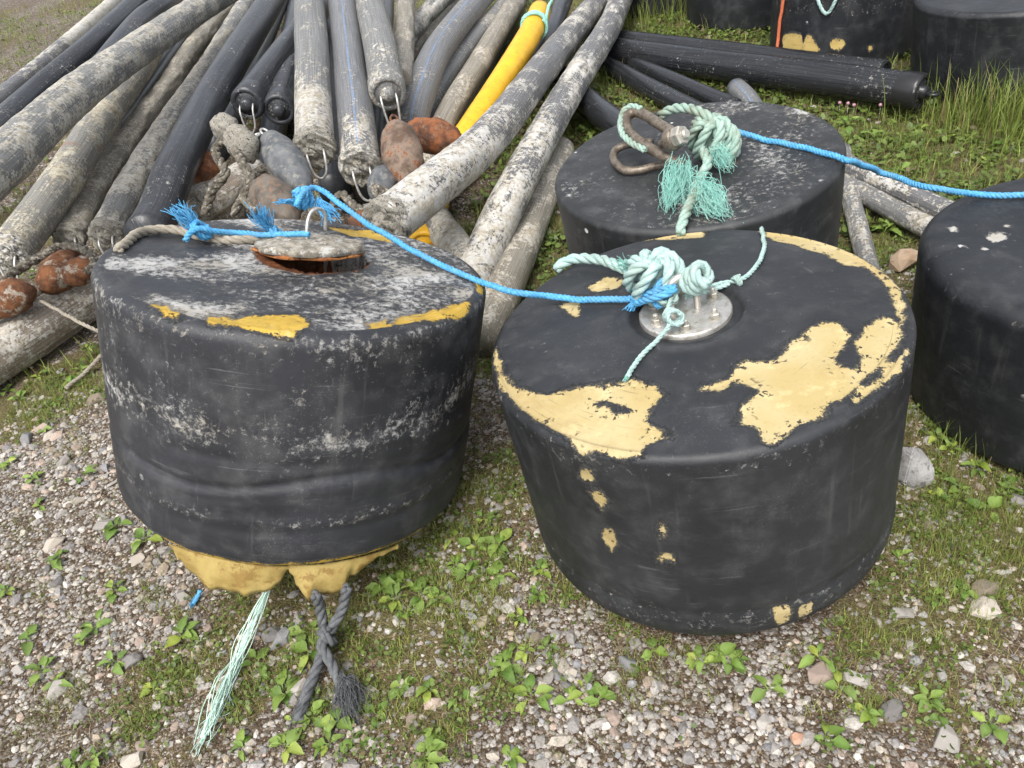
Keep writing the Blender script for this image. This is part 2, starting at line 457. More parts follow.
M['galv'] = simple_mat('galvanised_wire', (0.42, 0.41, 0.39), (0.62, 0.61, 0.58), 60, 0.42, 0.65, 0.2)
M['steel'] = simple_mat('stainless_plate', (0.50, 0.48, 0.44), (0.66, 0.64, 0.60), 22, 0.36, 0.75, 0.15, c3=(0.42, 0.38, 0.32))
M['bronze'] = simple_mat('tarnished_shackle_metal', (0.12, 0.095, 0.072), (0.22, 0.185, 0.145), 30, 0.42, 0.4, 0.3, c3=(0.085, 0.065, 0.05))
M['nut'] = simple_mat('dull_nut_metal', (0.34, 0.32, 0.27), (0.52, 0.50, 0.45), 50, 0.45, 0.6, 0.3)
M['rust'] = simple_mat('rusted_steel_float', (0.060, 0.024, 0.012), (0.24, 0.080, 0.024), 16, 0.8, 0.0, 0.8, 0.005, c3=(0.17, 0.085, 0.045), c3s=1.6)
M['rust_pale'] = simple_mat('pale_rusted_float', (0.085, 0.050, 0.032), (0.24, 0.185, 0.14), 14, 0.75, 0.0, 0.8, 0.005, c3=(0.17, 0.062, 0.022), c3s=1.0)
M['rust_bright'] = simple_mat('orange_and_white_rust', (0.085, 0.034, 0.015), (0.24, 0.095, 0.036), 18, 0.85, 0.0, 1.0, 0.008, c3=(0.36, 0.31, 0.25), c3s=0.8)
M['float_grey'] = simple_mat('blue_grey_float', (0.060, 0.066, 0.072), (0.125, 0.13, 0.135), 14, 0.6, 0.0, 0.5, 0.003, c3=(0.17, 0.165, 0.15), c3s=2.2)
M['float_brown'] = simple_mat('brown_grey_float', (0.06, 0.05, 0.04), (0.15, 0.125, 0.10), 14, 0.75, 0.0, 0.4, 0.003, c3=(0.17, 0.10, 0.06))
M['barnacle'] = simple_mat('white_barnacle_growth', (0.30, 0.27, 0.21), (0.62, 0.60, 0.54), 70, 0.85, 0.0, 1.0, 0.012, c3=(0.06, 0.05, 0.04), c3s=1.0)
M['lid_crust'] = simple_mat('crusted_lid', (0.17, 0.15, 0.115), (0.42, 0.38, 0.31), 40, 0.85, 0.0, 1.0, 0.008, c3=(0.52, 0.51, 0.48), c3s=1.3)
M['lid_rust'] = simple_mat('rusty_lid_edge', (0.20, 0.06, 0.015), (0.46, 0.19, 0.05), 30, 0.85, 0.0, 0.9, 0.005, c3=(0.05, 0.02, 0.01))
M['rope_blue'] = rope_mat('blue_rope', (0.05, 0.26, 0.52), (0.12, 0.40, 0.65), (0.12, 0.26, 0.38), 0.5)
M['rope_teal'] = rope_mat('teal_rope', (0.28, 0.42, 0.40), (0.42, 0.56, 0.53), (0.22, 0.25, 0.20), 0.45)
M['rope_teal_old'] = rope_mat('old_teal_rope', (0.22, 0.34, 0.29), (0.36, 0.48, 0.41), (0.17, 0.165, 0.11), 0.7)
M['fray_teal'] = rope_mat('bright_teal_fibre', (0.20, 0.50, 0.43), (0.36, 0.64, 0.56), (0.28, 0.40, 0.33), 0.3)
M['fray_green'] = rope_mat('pale_green_fibre', (0.45, 0.66, 0.56), (0.62, 0.78, 0.70), (0.35, 0.42, 0.35), 0.3)
M['rope_grey'] = rope_mat('weathered_grey_rope', (0.26, 0.23, 0.18), (0.38, 0.34, 0.28), (0.16, 0.14, 0.10), 0.4)
M['rope_dark'] = rope_mat('dark_grey_rope', (0.075, 0.078, 0.085), (0.14, 0.145, 0.15), (0.06, 0.06, 0.06), 0.3)
M['rope_orange'] = rope_mat('orange_rope', (0.62, 0.16, 0.07), (0.72, 0.22, 0.10), (0.45, 0.14, 0.08), 0.3)
M['rope_growth'] = simple_mat('rope_with_marine_growth', (0.07, 0.06, 0.045), (0.22, 0.195, 0.15), 45, 0.9, 0.0, 1.0, 0.012, c3=(0.42, 0.39, 0.33), c3s=1.2)
M['stone'] = attr_mat('gravel_stone', 0.85, 0, 0.45, 160)
M['leaf'] = attr_mat('weed_leaf', 0.45, 0.22, 0.22, 130, rnd=True)
M['blade'] = attr_mat('grass_blade', 0.55, 0.25)
M['petal'] = simple_mat('pink_petal', (0.36, 0.16, 0.22), (0.45, 0.26, 0.32), 90, 0.6)
M['rock'] = simple_mat('grey_rock', (0.20, 0.195, 0.19), (0.36, 0.35, 0.34), 12, 0.9, 0.0, 0.8, 0.008, c3=(0.12, 0.115, 0.11))
M['rock_red'] = simple_mat('reddish_rock', (0.36, 0.20, 0.13), (0.46, 0.30, 0.22), 20, 0.9, 0.0, 0.6, 0.005)
M['rock_tan'] = simple_mat('tan_rock', (0.28, 0.19, 0.12), (0.40, 0.30, 0.21), 14, 0.9, 0.0, 0.6, 0.006)

# ------------------------------------------------------------------ ground
GREEN = [  # (centre, radius, strength) of grown-over spots
    ((0.3046,2.915,0), 0.55, 0.9), ((0.185,2.539,0), 0.4, 0.5), ((1.019,1.123,0), 0.28, 0.75), ((1.073,1.357,0), 0.35, 0.9),
    ((2.025,3.555,0), 0.9, 0.85), ((2.413,3.359,0), 0.8, 0.95), ((1.346,4.508,0), 1.1, 0.8), ((1.424,6.074,0), 1.6, 0.7),
    ((-0.273,1.345,0), 0.28, 0.75), ((-0.7941,1.357,0), 0.30, 0.55), ((-0.3304,1.109,0), 0.26, 0.45), ((-1.725,2.472,0), 0.28, 0.9),
    ((-0.9474,1.093,0), 0.14, 0.6), ((-1.072,0.944,0), 0.14, 0.5), ((-0.53,1.121,0), 0.22, 0.35), ((-0.3112,0.8553,0), 0.16, 0.5),
    ((0.7096,0.9024,0), 0.16, 0.45), ((0.1847,0.9804,0), 0.14, 0.4), ((1.349,1.493,0), 0.5, 0.7), ((1.53,2.724,0), 0.5, 0.8),
    ((-0.1433,1.618,0), 0.3, 0.7), ((0.8766,4.305,0), 0.7, 0.7), ((0.7981,0.7425,0), 0.2, 0.3), ((1.49,2.475,0), 0.3, 0.9)]
BARE = [((-1.468,1.608,0), 0.45, 0.45), ((-1.557,2.014,0), 0.30, 0.33), ((0.14,0.7967,0), 0.25, 0.33), ((-1.096,1.262,0), 0.22, 0.26),
        ((0.3825,0.7531,0), 0.22, 0.26), ((0.9244,0.8106,0), 0.16, 0.20), ((-0.6001,0.8618,0), 0.14, 0.20)]

def veg(x, y):
    x = np.asarray(x, float); y = np.asarray(y, float)
    v = 0.27 + 0.75 * (fbm(x * 2.2, y * 2.2, 3, 4) - 0.5) + 1.7 * (fbm(x * 12, y * 12, 31, 4) - 0.5)
    for c, r, s in GREEN: v = v + s * (0.92 if c[1] < 2.2 else 1.0) * np.exp(-((x - c[0]) ** 2 + (y - c[1]) ** 2) / (r * r))
    for c, r, s in BARE: v = v - s * np.exp(-((x - c[0]) ** 2 + (y - c[1]) ** 2) / (r * r))
    v = v + 0.22 * np.clip((y - 2.8) / 2.5, 0, 1) * (x > -1.5) + 0.1 * (y > 2.8) * (x <= -1.5)
    return np.clip(v, 0, 1)

def gz(x, y):
    x = np.asarray(x, float); y = np.asarray(y, float)
    h = 0.030 * (fbm(x * 1.3, y * 1.3, 5, 3) - 0.5) + 0.018 * (fbm(x * 7, y * 7, 9, 3) - 0.5)
    far = np.clip((np.hypot(x, y) - 8) / 30, 0, 1)
    return h * (1 - far) - 0.004

def axis_coords(lo, hi, stepv, outer):
    core = np.arange(lo, hi + 1e-6, stepv)
    g = []; d = stepv
    x = 0.0
    while x < outer:
        d *= 1.22; x += d; g.append(x)
    g = np.array(g)
    return np.concatenate([(lo - g)[::-1], core, hi + g])
gx = axis_coords(-3.2, 3.4, 0.025, 400); gy = axis_coords(0.3, 6.5, 0.025, 400)
GX, GY = np.meshgrid(gx, gy, indexing='ij')
VX, VY = GX.ravel(), GY.ravel()
VZ = gz(VX, VY)
nx, ny = len(gx), len(gy)
ii, jj = np.meshgrid(np.arange(nx - 1), np.arange(ny - 1), indexing='ij')
q = (ii * ny + jj).ravel()
gm = mesh_np('ground', np.stack([VX, VY, VZ], 1), [np.stack([q, q + ny, q + ny + 1, q + 1], 1)], True, {'veg': veg(VX, VY)})

n = NT('gravelly_soil'); v = n.obj(False)
vg = n.attr('veg')
c1 = n.vor(v, 75); cc = n.vor(v, 75, out='Color')
sep = n.t.nodes.new('ShaderNodeSeparateColor'); n.put(sep.inputs[0], cc)
grit = n.ramp(sep.outputs[0], [(0.0, (0.07, 0.054, 0.04)), (0.35, (0.18, 0.155, 0.125)), (0.75, (0.33, 0.305, 0.275)), (1.0, (0.48, 0.46, 0.43))])
c2 = n.vor(v, 190); cc2 = n.vor(v, 190, out='Color')
sep2 = n.t.nodes.new('ShaderNodeSeparateColor'); n.put(sep2.inputs[0], cc2)
grit2 = n.ramp(sep2.outputs[0], [(0.0, (0.04, 0.028, 0.018)), (0.55, (0.12, 0.092, 0.066)), (1.0, (0.34, 0.31, 0.27))])
soil = n.mix(n.step(n.noise(v, 45, 6, 0.75), 0.38, 0.62), (0.036, 0.021, 0.012), (0.115, 0.078, 0.046))
moss = n.mix(n.step(n.noise(v, 120, 5, 0.7), 0.35, 0.65), (0.050, 0.036, 0.014), (0.100, 0.105, 0.030))
gm1 = n.step(n.math('ADD', n.noise(v, 14, 5, 0.7), n.math('MULTIPLY', vg, -0.38)), 0.22, 0.46)
col = n.mix(n.math('MULTIPLY', n.step(c2, 0.66, 0.35), 0.95), soil, grit2)
col = n.mix(n.math('MULTIPLY', gm1, n.step(c1, 0.58, 0.40)), col, grit)
mo = n.step(n.math('ADD', vg, n.math('MULTIPLY', n.math('SUBTRACT', n.noise(v, 18, 6, 0.7), 0.5), 1.3)), 0.62, 0.95)
col = n.mix(n.math('MULTIPLY', mo, 0.75), col, moss)
dry = n.step(n.math('ADD', vg, n.math('MULTIPLY', n.noise(v, 5, 4), 0.6)), 0.75, 1.0)
col = n.mix(n.math('MULTIPLY', n.math('MULTIPLY', dry, n.step(n.noise(v, 70, 5, 0.75), 0.45, 0.6)), 0.5), col, (0.20, 0.155, 0.075))
hgt = n.math('ADD', n.math('MULTIPLY', n.math('SUBTRACT', 1.0, c1), n.math('ADD', gm1, 0.2)), n.math('MULTIPLY', n.math('SUBTRACT', 1.0, c2), 0.5))
n.done(col, 0.92, n.bump(hgt, 0.8, 0.008, n.bump(n.noise(v, 60, 6, 0.7), 0.6, 0.01)), spec=0.25)
ground = link('ground', gm, n.m)
tag(ground, kind='structure')

# ------------------------------------------------------------------ drum buoys
def sdmax(P, polys, holes=()):
    d = np.full(len(P), -1.0)
    for p in polys: d = np.maximum(d, sd_poly(P, p))
    for p in holes: d = np.minimum(d, -sd_poly(P, p) + 0.0)
    return d

FOOT = []   # footprints, to keep stones and plants out
def drum(label, botc, axis, rt, rb, h, mat, group=None, seg=224, disp=None, marks=None, rim=0.035, dome=0.0, nside=64, ntop=44):
    ax = Vector(axis).normalized()
    quat = Vector((0, 0, 1)).rotation_difference(ax)
    root = empty('drum_buoy', botc, quat)
    tag(root, label, 'buoy', group)
    prof = [(r, 0.0) for r in np.linspace(0.0, rb - 0.03, 8)]
    prof += [(rb - 0.03 + 0.03 * math.sin(a), 0.03 - 0.03 * math.cos(a)) for a in np.linspace(0.2, math.pi / 2, 5)]
    prof += [(rb + (rt - rb) * (z / h), z) for z in np.linspace(0.03, h - rim, nside)[1:]]
    prof += [(rt - rim + rim * math.cos(a), h - rim + rim * math.sin(a)) for a in np.linspace(0, math.pi / 2, 8)[1:]]
    prof += [(r, h + dome * (1 - (r / (rt - rim)) ** 2)) for r in np.linspace(rt - rim, 0.0, ntop)[1:]]
    R = np.array([p[0] for p in prof]); Z = np.array([p[1] for p in prof])
    top = np.arange(len(prof)) >= len(prof) - ntop
    mm = np.where(top, R, R + (h - Z))
    th = np.arange(seg) * 2 * np.pi / seg + np.pi / 2
    RR = np.repeat(R[:, None], seg, 1); ZZ = np.repeat(Z[:, None], seg, 1)
    TT = np.repeat(th[None], len(prof), 0); MM = np.repeat(mm[:, None], seg, 1)
    U = np.stack([MM.ravel() * np.cos(TT.ravel()), MM.ravel() * np.sin(TT.ravel())], 1)   # rolled-out skin: top disc in the middle
    at = {'peel': np.full(len(U), -1.0), 'scuff': np.zeros(len(U)), 'rust': np.zeros(len(U)), 'cu': TT.ravel() * 0.45, 'cm': MM.ravel()}
    if marks: at.update(marks(U, TT.ravel(), MM.ravel(), ZZ.ravel()))
    # soft lumps of a hand-laid skin
    lump = 0.006 * (fbm(np.cos(TT) * 2.5 + ZZ * 3 + 7, np.sin(TT) * 2.5 + ZZ * 4, int(abs(botc[0]) * 100), 3) - 0.5)
    RR = np.where(RR > 0.03, RR + lump * np.clip((ZZ - 0.02) / 0.1, 0, 1), RR)
    ZZ = ZZ + np.where(top[:, None], 0.008 * (fbm(RR * np.cos(TT) * 6 + 3, RR * np.sin(TT) * 6, 4, 3) - 0.5), 0)
    sink = 0.003 * np.clip(at['peel'] / 0.012 + 0.5, 0, 1).reshape(RR.shape)
    ZZ = ZZ - np.where(top[:, None], sink, 0); RR = np.where(top[:, None], RR, RR - sink * (RR > 0.1))
    if disp: RR, ZZ = disp(RR, ZZ, TT, MM, top)
    V = np.stack([(RR * np.cos(TT)).ravel(), (RR * np.sin(TT)).ravel(), ZZ.ravel()], 1)
    i = np.arange(len(prof) - 1)[:, None] * seg; j = np.arange(seg)[None]; k = (j + 1) % seg
    f = np.stack([i + j, i + k, i + seg + k, i + seg + j], -1).reshape(-1, 4)
    me = mesh_np('body', V, [f], True, at)
    link('body', me, mat, root)
    FOOT.append((botc[0], botc[1], rb * 0.96))
    return root, Matrix.Translation(botc) @ quat.to_matrix().to_4x4()

# --- the peeling drum in front
Y_PATCH = [
 [(-0.4473,0.0842), (-0.438,-0.0077), (-0.4252,-0.0704), (-0.4027,-0.1147), (-0.3468,-0.16), (-0.2886,-0.1615), (-0.2211,-0.1892), (-0.1654,-0.1864), (-0.1395,-0.2262), (-0.1284,-0.2623), (-0.1605,-0.2934), (-0.1759,-0.3231), (-0.1476,-0.3711), (-0.1909,-0.3762), (-0.2057,-0.406), (-0.242,-0.3983), (-0.2883,-0.3556), (-0.3159,-0.3579), (-0.3272,-0.3074), (-0.3652,-0.2475), (-0.4037,-0.1843), (-0.4426,-0.0867), (-0.4543,0.025)],
 [(-0.0463,-0.2713), (-0.0064,-0.2597), (0.0546,-0.2239), (0.1121,-0.2339), (0.1566,-0.1885), (0.2348,-0.1516), (0.2691,-0.1595), (0.2793,-0.209), (0.2367,-0.24), (0.2135,-0.2779), (0.2135,-0.2994), (0.2366,-0.3163), (0.2633,-0.2888), (0.2752,-0.2306), (0.3169,-0.1903), (0.3618,-0.1704), (0.3846,-0.198), (0.3467,-0.2555), (0.2845,-0.3088), (0.2144,-0.3513), (0.1414,-0.3927), (0.1359,-0.4091), (0.063,-0.4262), (0.028,-0.4509), (0.0093,-0.4383), (0.0089,-0.3997), (-0.0139,-0.385), (0.006,-0.3392), (0.055,-0.3159), (0.0428,-0.2905), (0.013,-0.2678), (-0.018,-0.2828)],
 [(0.2955,0.3494), (0.3776,0.2645), (0.4301,0.166), (0.457,0.0609), (0.4515,-0.0487), (0.4233,-0.136), (0.3932,-0.1856), (0.4045,-0.1398), (0.4305,-0.0424), (0.4286,0.0449), (0.3919,0.0705), (0.372,0.137), (0.3367,0.2041), (0.2971,0.2704)],
 [(-0.0009,0.4551), (0.09,0.4483), (0.1705,0.4197), (0.1512,0.3839), (0.0669,0.4145)],
 [(-0.1872,0.2396), (-0.1381,0.2643), (-0.0878,0.2209), (-0.1148,0.1913), (-0.173,0.2051)],
 [(-0.2669,0.1942), (-0.2102,0.1974), (-0.238,0.1095), (-0.2548,0.1423)],
 [(0.3609,-0.2808), (0.3221,-0.3286), (0.2639,-0.3652), (0.1995,-0.3907), (0.2087,-0.3752), (0.2733,-0.3388), (0.3389,-0.2931)],
 [(-0.3627,-0.3875), (-0.3408,-0.3943), (-0.3497,-0.4105), (-0.3794,-0.4148), (-0.3816,-0.3962)],
 [(-0.3945,-0.4316), (-0.3593,-0.4412), (-0.3614,-0.4641), (-0.3989,-0.4783), (-0.4034,-0.4518)],
 [(-0.4559,-0.5259), (-0.4309,-0.5338), (-0.4459,-0.5666), (-0.4841,-0.5664), (-0.4769,-0.5394)],
 [(-0.2713,-0.5799), (-0.2565,-0.582), (-0.2655,-0.6066), (-0.2828,-0.6069)],
 [(-0.3279,-0.6488), (-0.2841,-0.6638), (-0.2896,-0.6783), (-0.3379,-0.6618)],
 [(0.0256,-0.9242), (0.0935,-0.9206), (0.1021,-0.956), (0.0496,-0.9735)],
 [(0.1472,-0.9269), (0.2122,-0.9191), (0.2032,-0.9454), (0.1522,-0.9547)],
]
Y_HOLE = [[(-0.2582,-0.2172), (-0.2267,-0.2263), (-0.1928,-0.2774), (-0.2215,-0.2796), (-0.2522,-0.2508)]]
def marks_right(U, T, Mm, Z):
    pe = np.full(len(U), -1.0)
    for i, p in enumerate(Y_PATCH):
        d = sd_poly(U, p)
        pe = np.maximum(pe, d + (0.003 if i < 7 else 0.006))
    pe = np.minimum(pe, -sd_poly(U, Y_HOLE[0]) + 0.004)
    H = 0.557
    sc = 0.36 * np.exp(-((Mm - 0.485) / 0.035) ** 2) * (0.4 + 0.8 * vnoise(T * 6, Mm * 9, 3))     # rubbed rim
    sc += 0.28 * np.exp(-((Z - 0.075) / 0.05) ** 2) * (Mm > 0.5) * (0.5 + 0.7 * vnoise(T * 5, Z * 20, 8))
    sc += 0.10 * (Mm < 0.43) 
    return {'peel': pe, 'scuff': np.clip(sc, 0, 1)}
def disp_right(R, Z, T, Mm, top):
    side = ~top[:, None] & (R > 0.3)
    R = R + np.where(side, -0.0035 * np.exp(-((Z - 0.095) / 0.014) ** 2) + 0.003 * np.exp(-((Z - 0.055) / 0.03) ** 2), 0)
    # moulded ring round the plate
    r = np.hypot(R * np.cos(T), R * np.sin(T))
    Z = Z + np.where(top[:, None], 0.008 * np.exp(-((r - 0.135) / 0.012) ** 2) - 0.016 * np.clip((0.124 - r) / 0.008, 0, 1), 0)
    return R, Z
dr, MR = drum('black drum buoy with big yellow peeled patches and a steel plate on top', (0.458, 1.366, 0.043), (-0.075, 0.06, 0.995), 0.461, 0.448, 0.557, M['rubber_right'], None, disp=disp_right, marks=marks_right, ntop=60, rim=0.020, dome=0.026)
hR = 0.557 + 0.012
def lathe_obj(name, prof, origin, axis, mat, parent, sides=24):
    mb = MB(); mb.lathe(prof, origin, axis, sides); return mb.build(name, mat, parent)
pl = lathe_obj('flange_plate', [(0.0, 0.012), (0.100, 0.012), (0.104, 0.009), (0.104, -0.01)], (0.0, 0.015, hR - 0.003), (0, 0, 1), M['steel'], dr, 64)
for a in np.radians([20, 80, 140, 200, 255, 310]):
    mb = MB(); o = (0.078 * math.cos(a), 0.015 + 0.078 * math.sin(a), hR + 0.009)
    mb.lathe([(0.014, 0), (0.014, 0.002), (0.0, 0.0021)], o, (0, 0, 1), 16)
    mb.lathe([(0.0115, 0.002), (0.0115, 0.0115), (0.010, 0.013), (0.0, 0.0131)], o, (0, 0, 1), 6)
    mb.lathe([(0.0062, 0.012), (0.0062, 0.022), (0.004, 0.025), (0.0, 0.0252)], o, (0, 0, 1), 10)
    mb.build('nut', M['nut'], dr, smooth=False)
mb = MB(); a = np.linspace(0, math.pi, 15)
ub = [(-0.03, 0.015, hR)] + [(-0.03 * math.cos(t), 0.015, hR + 0.065 + 0.03 * math.sin(t)) for t in a] + [(0.03, 0.015, hR)]
mb.tube(catmull(ub, 0.006), 0.0085, 12); mb.build('eye_bolt', M['steel'], dr)

# --- the chalky drum on the left, tipped back, its lid rusted open
Y_LEFT = [
 [(-0.2452,-0.3627), (-0.2236,-0.3633), (-0.1927,-0.3973), (-0.1957,-0.421), (-0.2248,-0.3993)],
 [(-0.1282,-0.3992), (-0.0699,-0.397), (0.0129,-0.3535), (0.036,-0.3418), (0.0614,-0.407), (0.0441,-0.466), (-0.0152,-0.4574), (-0.0793,-0.4444), (-0.1144,-0.4413)],
 [(0.1873,-0.3667), (0.2219,-0.3344), (0.2297,-0.3689), (0.197,-0.388)],
 [(0.2498,-0.3279), (0.344,-0.2404), (0.4174,-0.1801), (0.4255,-0.2064), (0.4088,-0.249), (0.3425,-0.3125), (0.298,-0.329), (0.255,-0.3572)],
 [(0.4476,-0.0174), (0.4691,-0.0112), (0.4666,-0.0769), (0.453,-0.0885)],
 [(0.0275,0.3891), (0.1451,0.4004), (0.2223,0.3365), (0.2148,0.2999), (0.0912,0.3319)],
]
LH = 0.600
LID = ((0.0181,0.068)[0], (0.0181,0.068)[1])
def marks_left(U, T, Mm, Z):
    pe = np.full(len(U), -1.0)
    for p in Y_LEFT: pe = np.maximum(pe, sd_poly(U, p) + 0.006)
    pe = np.maximum(pe, np.where((Mm > 0.6) & (Z < 0.03), 0.022 + 0.012 * (vnoise(T * 11, 0 * T, 5) - 0.5) - Z, -1.0))
    x, y = U[:, 0], U[:, 1]
    sc = np.zeros(len(U))
    topm = Mm < 0.44
    sc += topm * np.clip(0.44 + 1.7 * (fbm(x * 6, y * 8, 3, 4) - 0.47) + 0.25 * np.exp(-((x - 0.28) ** 2 + (y + 0.05) ** 2) / 0.02) - 0.30 * np.exp(-((x + 0.30) ** 2 + (y - 0.12) ** 2) / 0.03), 0.03, 1)
    sc += (Mm >= 0.44) * 0.30 * np.exp(-((Mm - 0.47) / 0.05) ** 2)
    # a tide band that sags across the front, and a fainter rubbed ring lower down
    ang = (T - 1.5 * np.pi); ang = (ang + np.pi) % (2 * np.pi) - np.pi
    zc = 0.385 - 0.05 * np.cos(ang * 1.1) + 0.03 * (vnoise(T * 4, 0 * T, 3) - 0.5)
    sc += (Mm > 0.47) * 0.52 * np.exp(-((Z - zc) / 0.055) ** 2) * (0.25 + 0.9 * vnoise(T * 7, Z * 12, 12))
    sc += (Mm > 0.47) * 0.40 * np.exp(-((Z - 0.135) / 0.020) ** 2) * (0.3 + 0.9 * vnoise(T * 6, Z * 30, 22))
    sc += (Mm > 0.47) * 0.42 * (Z > zc) * vnoise(T * 7, Z * 11, 41) * 0.75 + (Mm > 0.47) * 0.03
    d = np.hypot(x - LID[0], y - LID[1])
    sc += topm * 0.35 * np.exp(-(d / 0.2) ** 2)
    ru = 1.2 * np.exp(-((d - 0.125) / 0.022) ** 2) * (y < LID[1]) + 1.0 * (d < 0.112)
    return {'peel': pe, 'scuff': np.clip(sc, 0, 1), 'rust': ru}
def disp_left(R, Z, T, Mm, top):
    side = ~top[:, None] & (R > 0.3)
    ang = (T - 1.5 * np.pi); ang = (ang + np.pi) % (2 * np.pi) - np.pi
    w = 0.38 + 0.24 * np.cos(ang * 1.2 - 0.5)
    zc = 0.225 + 0.018 * np.sin(ang * 2.3 + 0.6) + 0.012 * np.sin(ang * 5)
    zc2 = 0.265 + 0.03 * np.sin(ang * 1.7 + 2.0)
    R = R + np.where(side, w * (-0.014 * np.exp(-((Z - zc) / 0.011) ** 2) + 0.005 * np.exp(-((Z - zc + 0.035) / 0.026) ** 2) + 0.006 * np.exp(-((Z - 0.30 - 0.03 * np.sin(ang * 3.1)) / 0.016) ** 2) * np.clip(np.sin(ang * 1.9 + 0.4), 0, 1) - 0.005 * np.exp(-((Z - 0.185 - 0.02 * np.sin(ang * 4.0 + 1)) / 0.009) ** 2) * np.clip(np.sin(ang * 2.6 + 2.2), 0, 1) - 0.007 * np.exp(-((Z - zc2) / 0.014) ** 2) * (np.sin(ang * 2 + 1) > 0)
                             + 0.004 * np.exp(-((Z - 0.135) / 0.012) ** 2) - 0.005 * np.exp(-((Z - 0.105) / 0.014) ** 2)), 0)
    x, y = R * np.cos(T), R * np.sin(T)
    d = np.hypot(x - LID[0] - 0.020, y - LID[1] + 0.008)
    rag = 0.014 * (vnoise(T * 14, R * 30, 2) - 0.5)
    Z = Z + np.where(top[:, None], -0.13 * np.clip((0.120 + rag - d) / 0.012, 0, 1), 0)
    Z = Z + np.where(top[:, None], 0.004 * (fbm(x * 22, y * 22, 6, 3) - 0.5) * 2, 0)
    return R, Z
dl, ML = drum('chalky black drum buoy tipped back with a rusted open lid and torn yellow bottom', (-0.64, 1.639, 0.16), (0.282, 0.201, 0.938), 0.474, 0.462, LH, M['rubber_left'], None, disp=disp_left, marks=marks_left, ntop=84, rim=0.034, seg=256)
# lid: crusted disc, lifted at the near side, rust plate under it, wire bail
tilt = Vector((0.03, -0.17, 1)).normalized(); tilt = Vector((-0.07, 0.12, 1)).normalized()
lo = Vector((LID[0] - 0.006, LID[1] + 0.018, LH + 0.010))
def disc(name, rad, z0, z1, mat, parent, seed, wob=0.016, dome=0.014):
    sg, nr = 72, 14; V = []; th = np.arange(sg) * 2 * np.pi / sg
    edge = rad + wob * (vnoise(np.cos(th) * 3 + 9, np.sin(th) * 3 + 9, seed) - 0.5) * 2
    rows = []
    for k in range(nr + 1):
        f = k / nr; rr = edge * f
        zz = z1 + dome * (1 - f * f) + 0.022 * (fbm(rr * np.cos(th) * 26 + 5, rr * np.sin(th) * 26 + 5, seed + 1, 3) - 0.5)
        rows.append(np.stack([np.maximum(rr, 1e-4) * np.cos(th), np.maximum(rr, 1e-4) * np.sin(th), zz], 1))
    rows.append(np.stack([edge * np.cos(th), edge * np.sin(th), np.full(sg, z0)], 1))
    rows.append(np.stack([1e-4 * np.cos(th), 1e-4 * np.sin(th), np.full(sg, z0)], 1))
    V = np.vstack(rows); q = Vector((0, 0, 1)).rotation_difference(tilt).to_matrix()
    V = V @ np.array(q).T + np.array(lo)
    m_ = len(rows); i = np.arange(m_ - 1)[:, None] * sg; j = np.arange(sg)[None]; k = (j + 1) % sg
    f = np.stack([i + j, i + sg + j, i + sg + k, i + k], -1).reshape(-1, 4)
    return link(name, mesh_np(name, V, [f]), mat, parent)
lid = disc('lid', 0.142, 0.008, 0.022, M['lid_crust'], dl, 4)
rp = disc('rust_plate', 0.145, 0.000, 0.0065, M['lid_rust'], dl, 8, 0.012, 0.0); rp.parent = lid
mb = MB(); bx, by = lo[0] - 0.012, lo[1] + 0.02
ub = [(bx - 0.002, by - 0.01, LH + 0.02), (bx - 0.002, by - 0.005, LH + 0.075), (bx + 0.005, by + 0.01, LH + 0.105), (bx + 0.022, by + 0.03, LH + 0.112), (bx + 0.036, by + 0.05, LH + 0.095), (bx + 0.038, by + 0.055, LH + 0.05)]
mb.tube(catmull(ub, 0.006), 0.0048, 10); mb.build('bail', M['galv'], dl)
# debris in the hole
for k in range(26):
    mb = MB(); a = rng.uniform(math.pi * 1.15, math.pi * 1.9); r_ = rng.uniform(0.075, 0.112)
    c = np.array([LID[0] + r_ * math.cos(a), LID[1] - 0.012 + r_ * math.sin(a), LH - rng.uniform(0.02, 0.05)])
    d = rng.normal(size=3); d[2] *= 0.4; d /= np.linalg.norm(d)
    mb.tube([c - d * 0.012, c, c + d * 0.012 + [0, 0, 0.004]], [0.004, 0.009, 0.003], 5)
    mb.build('rust_flake', M['lid_rust'], dl, smooth=False)
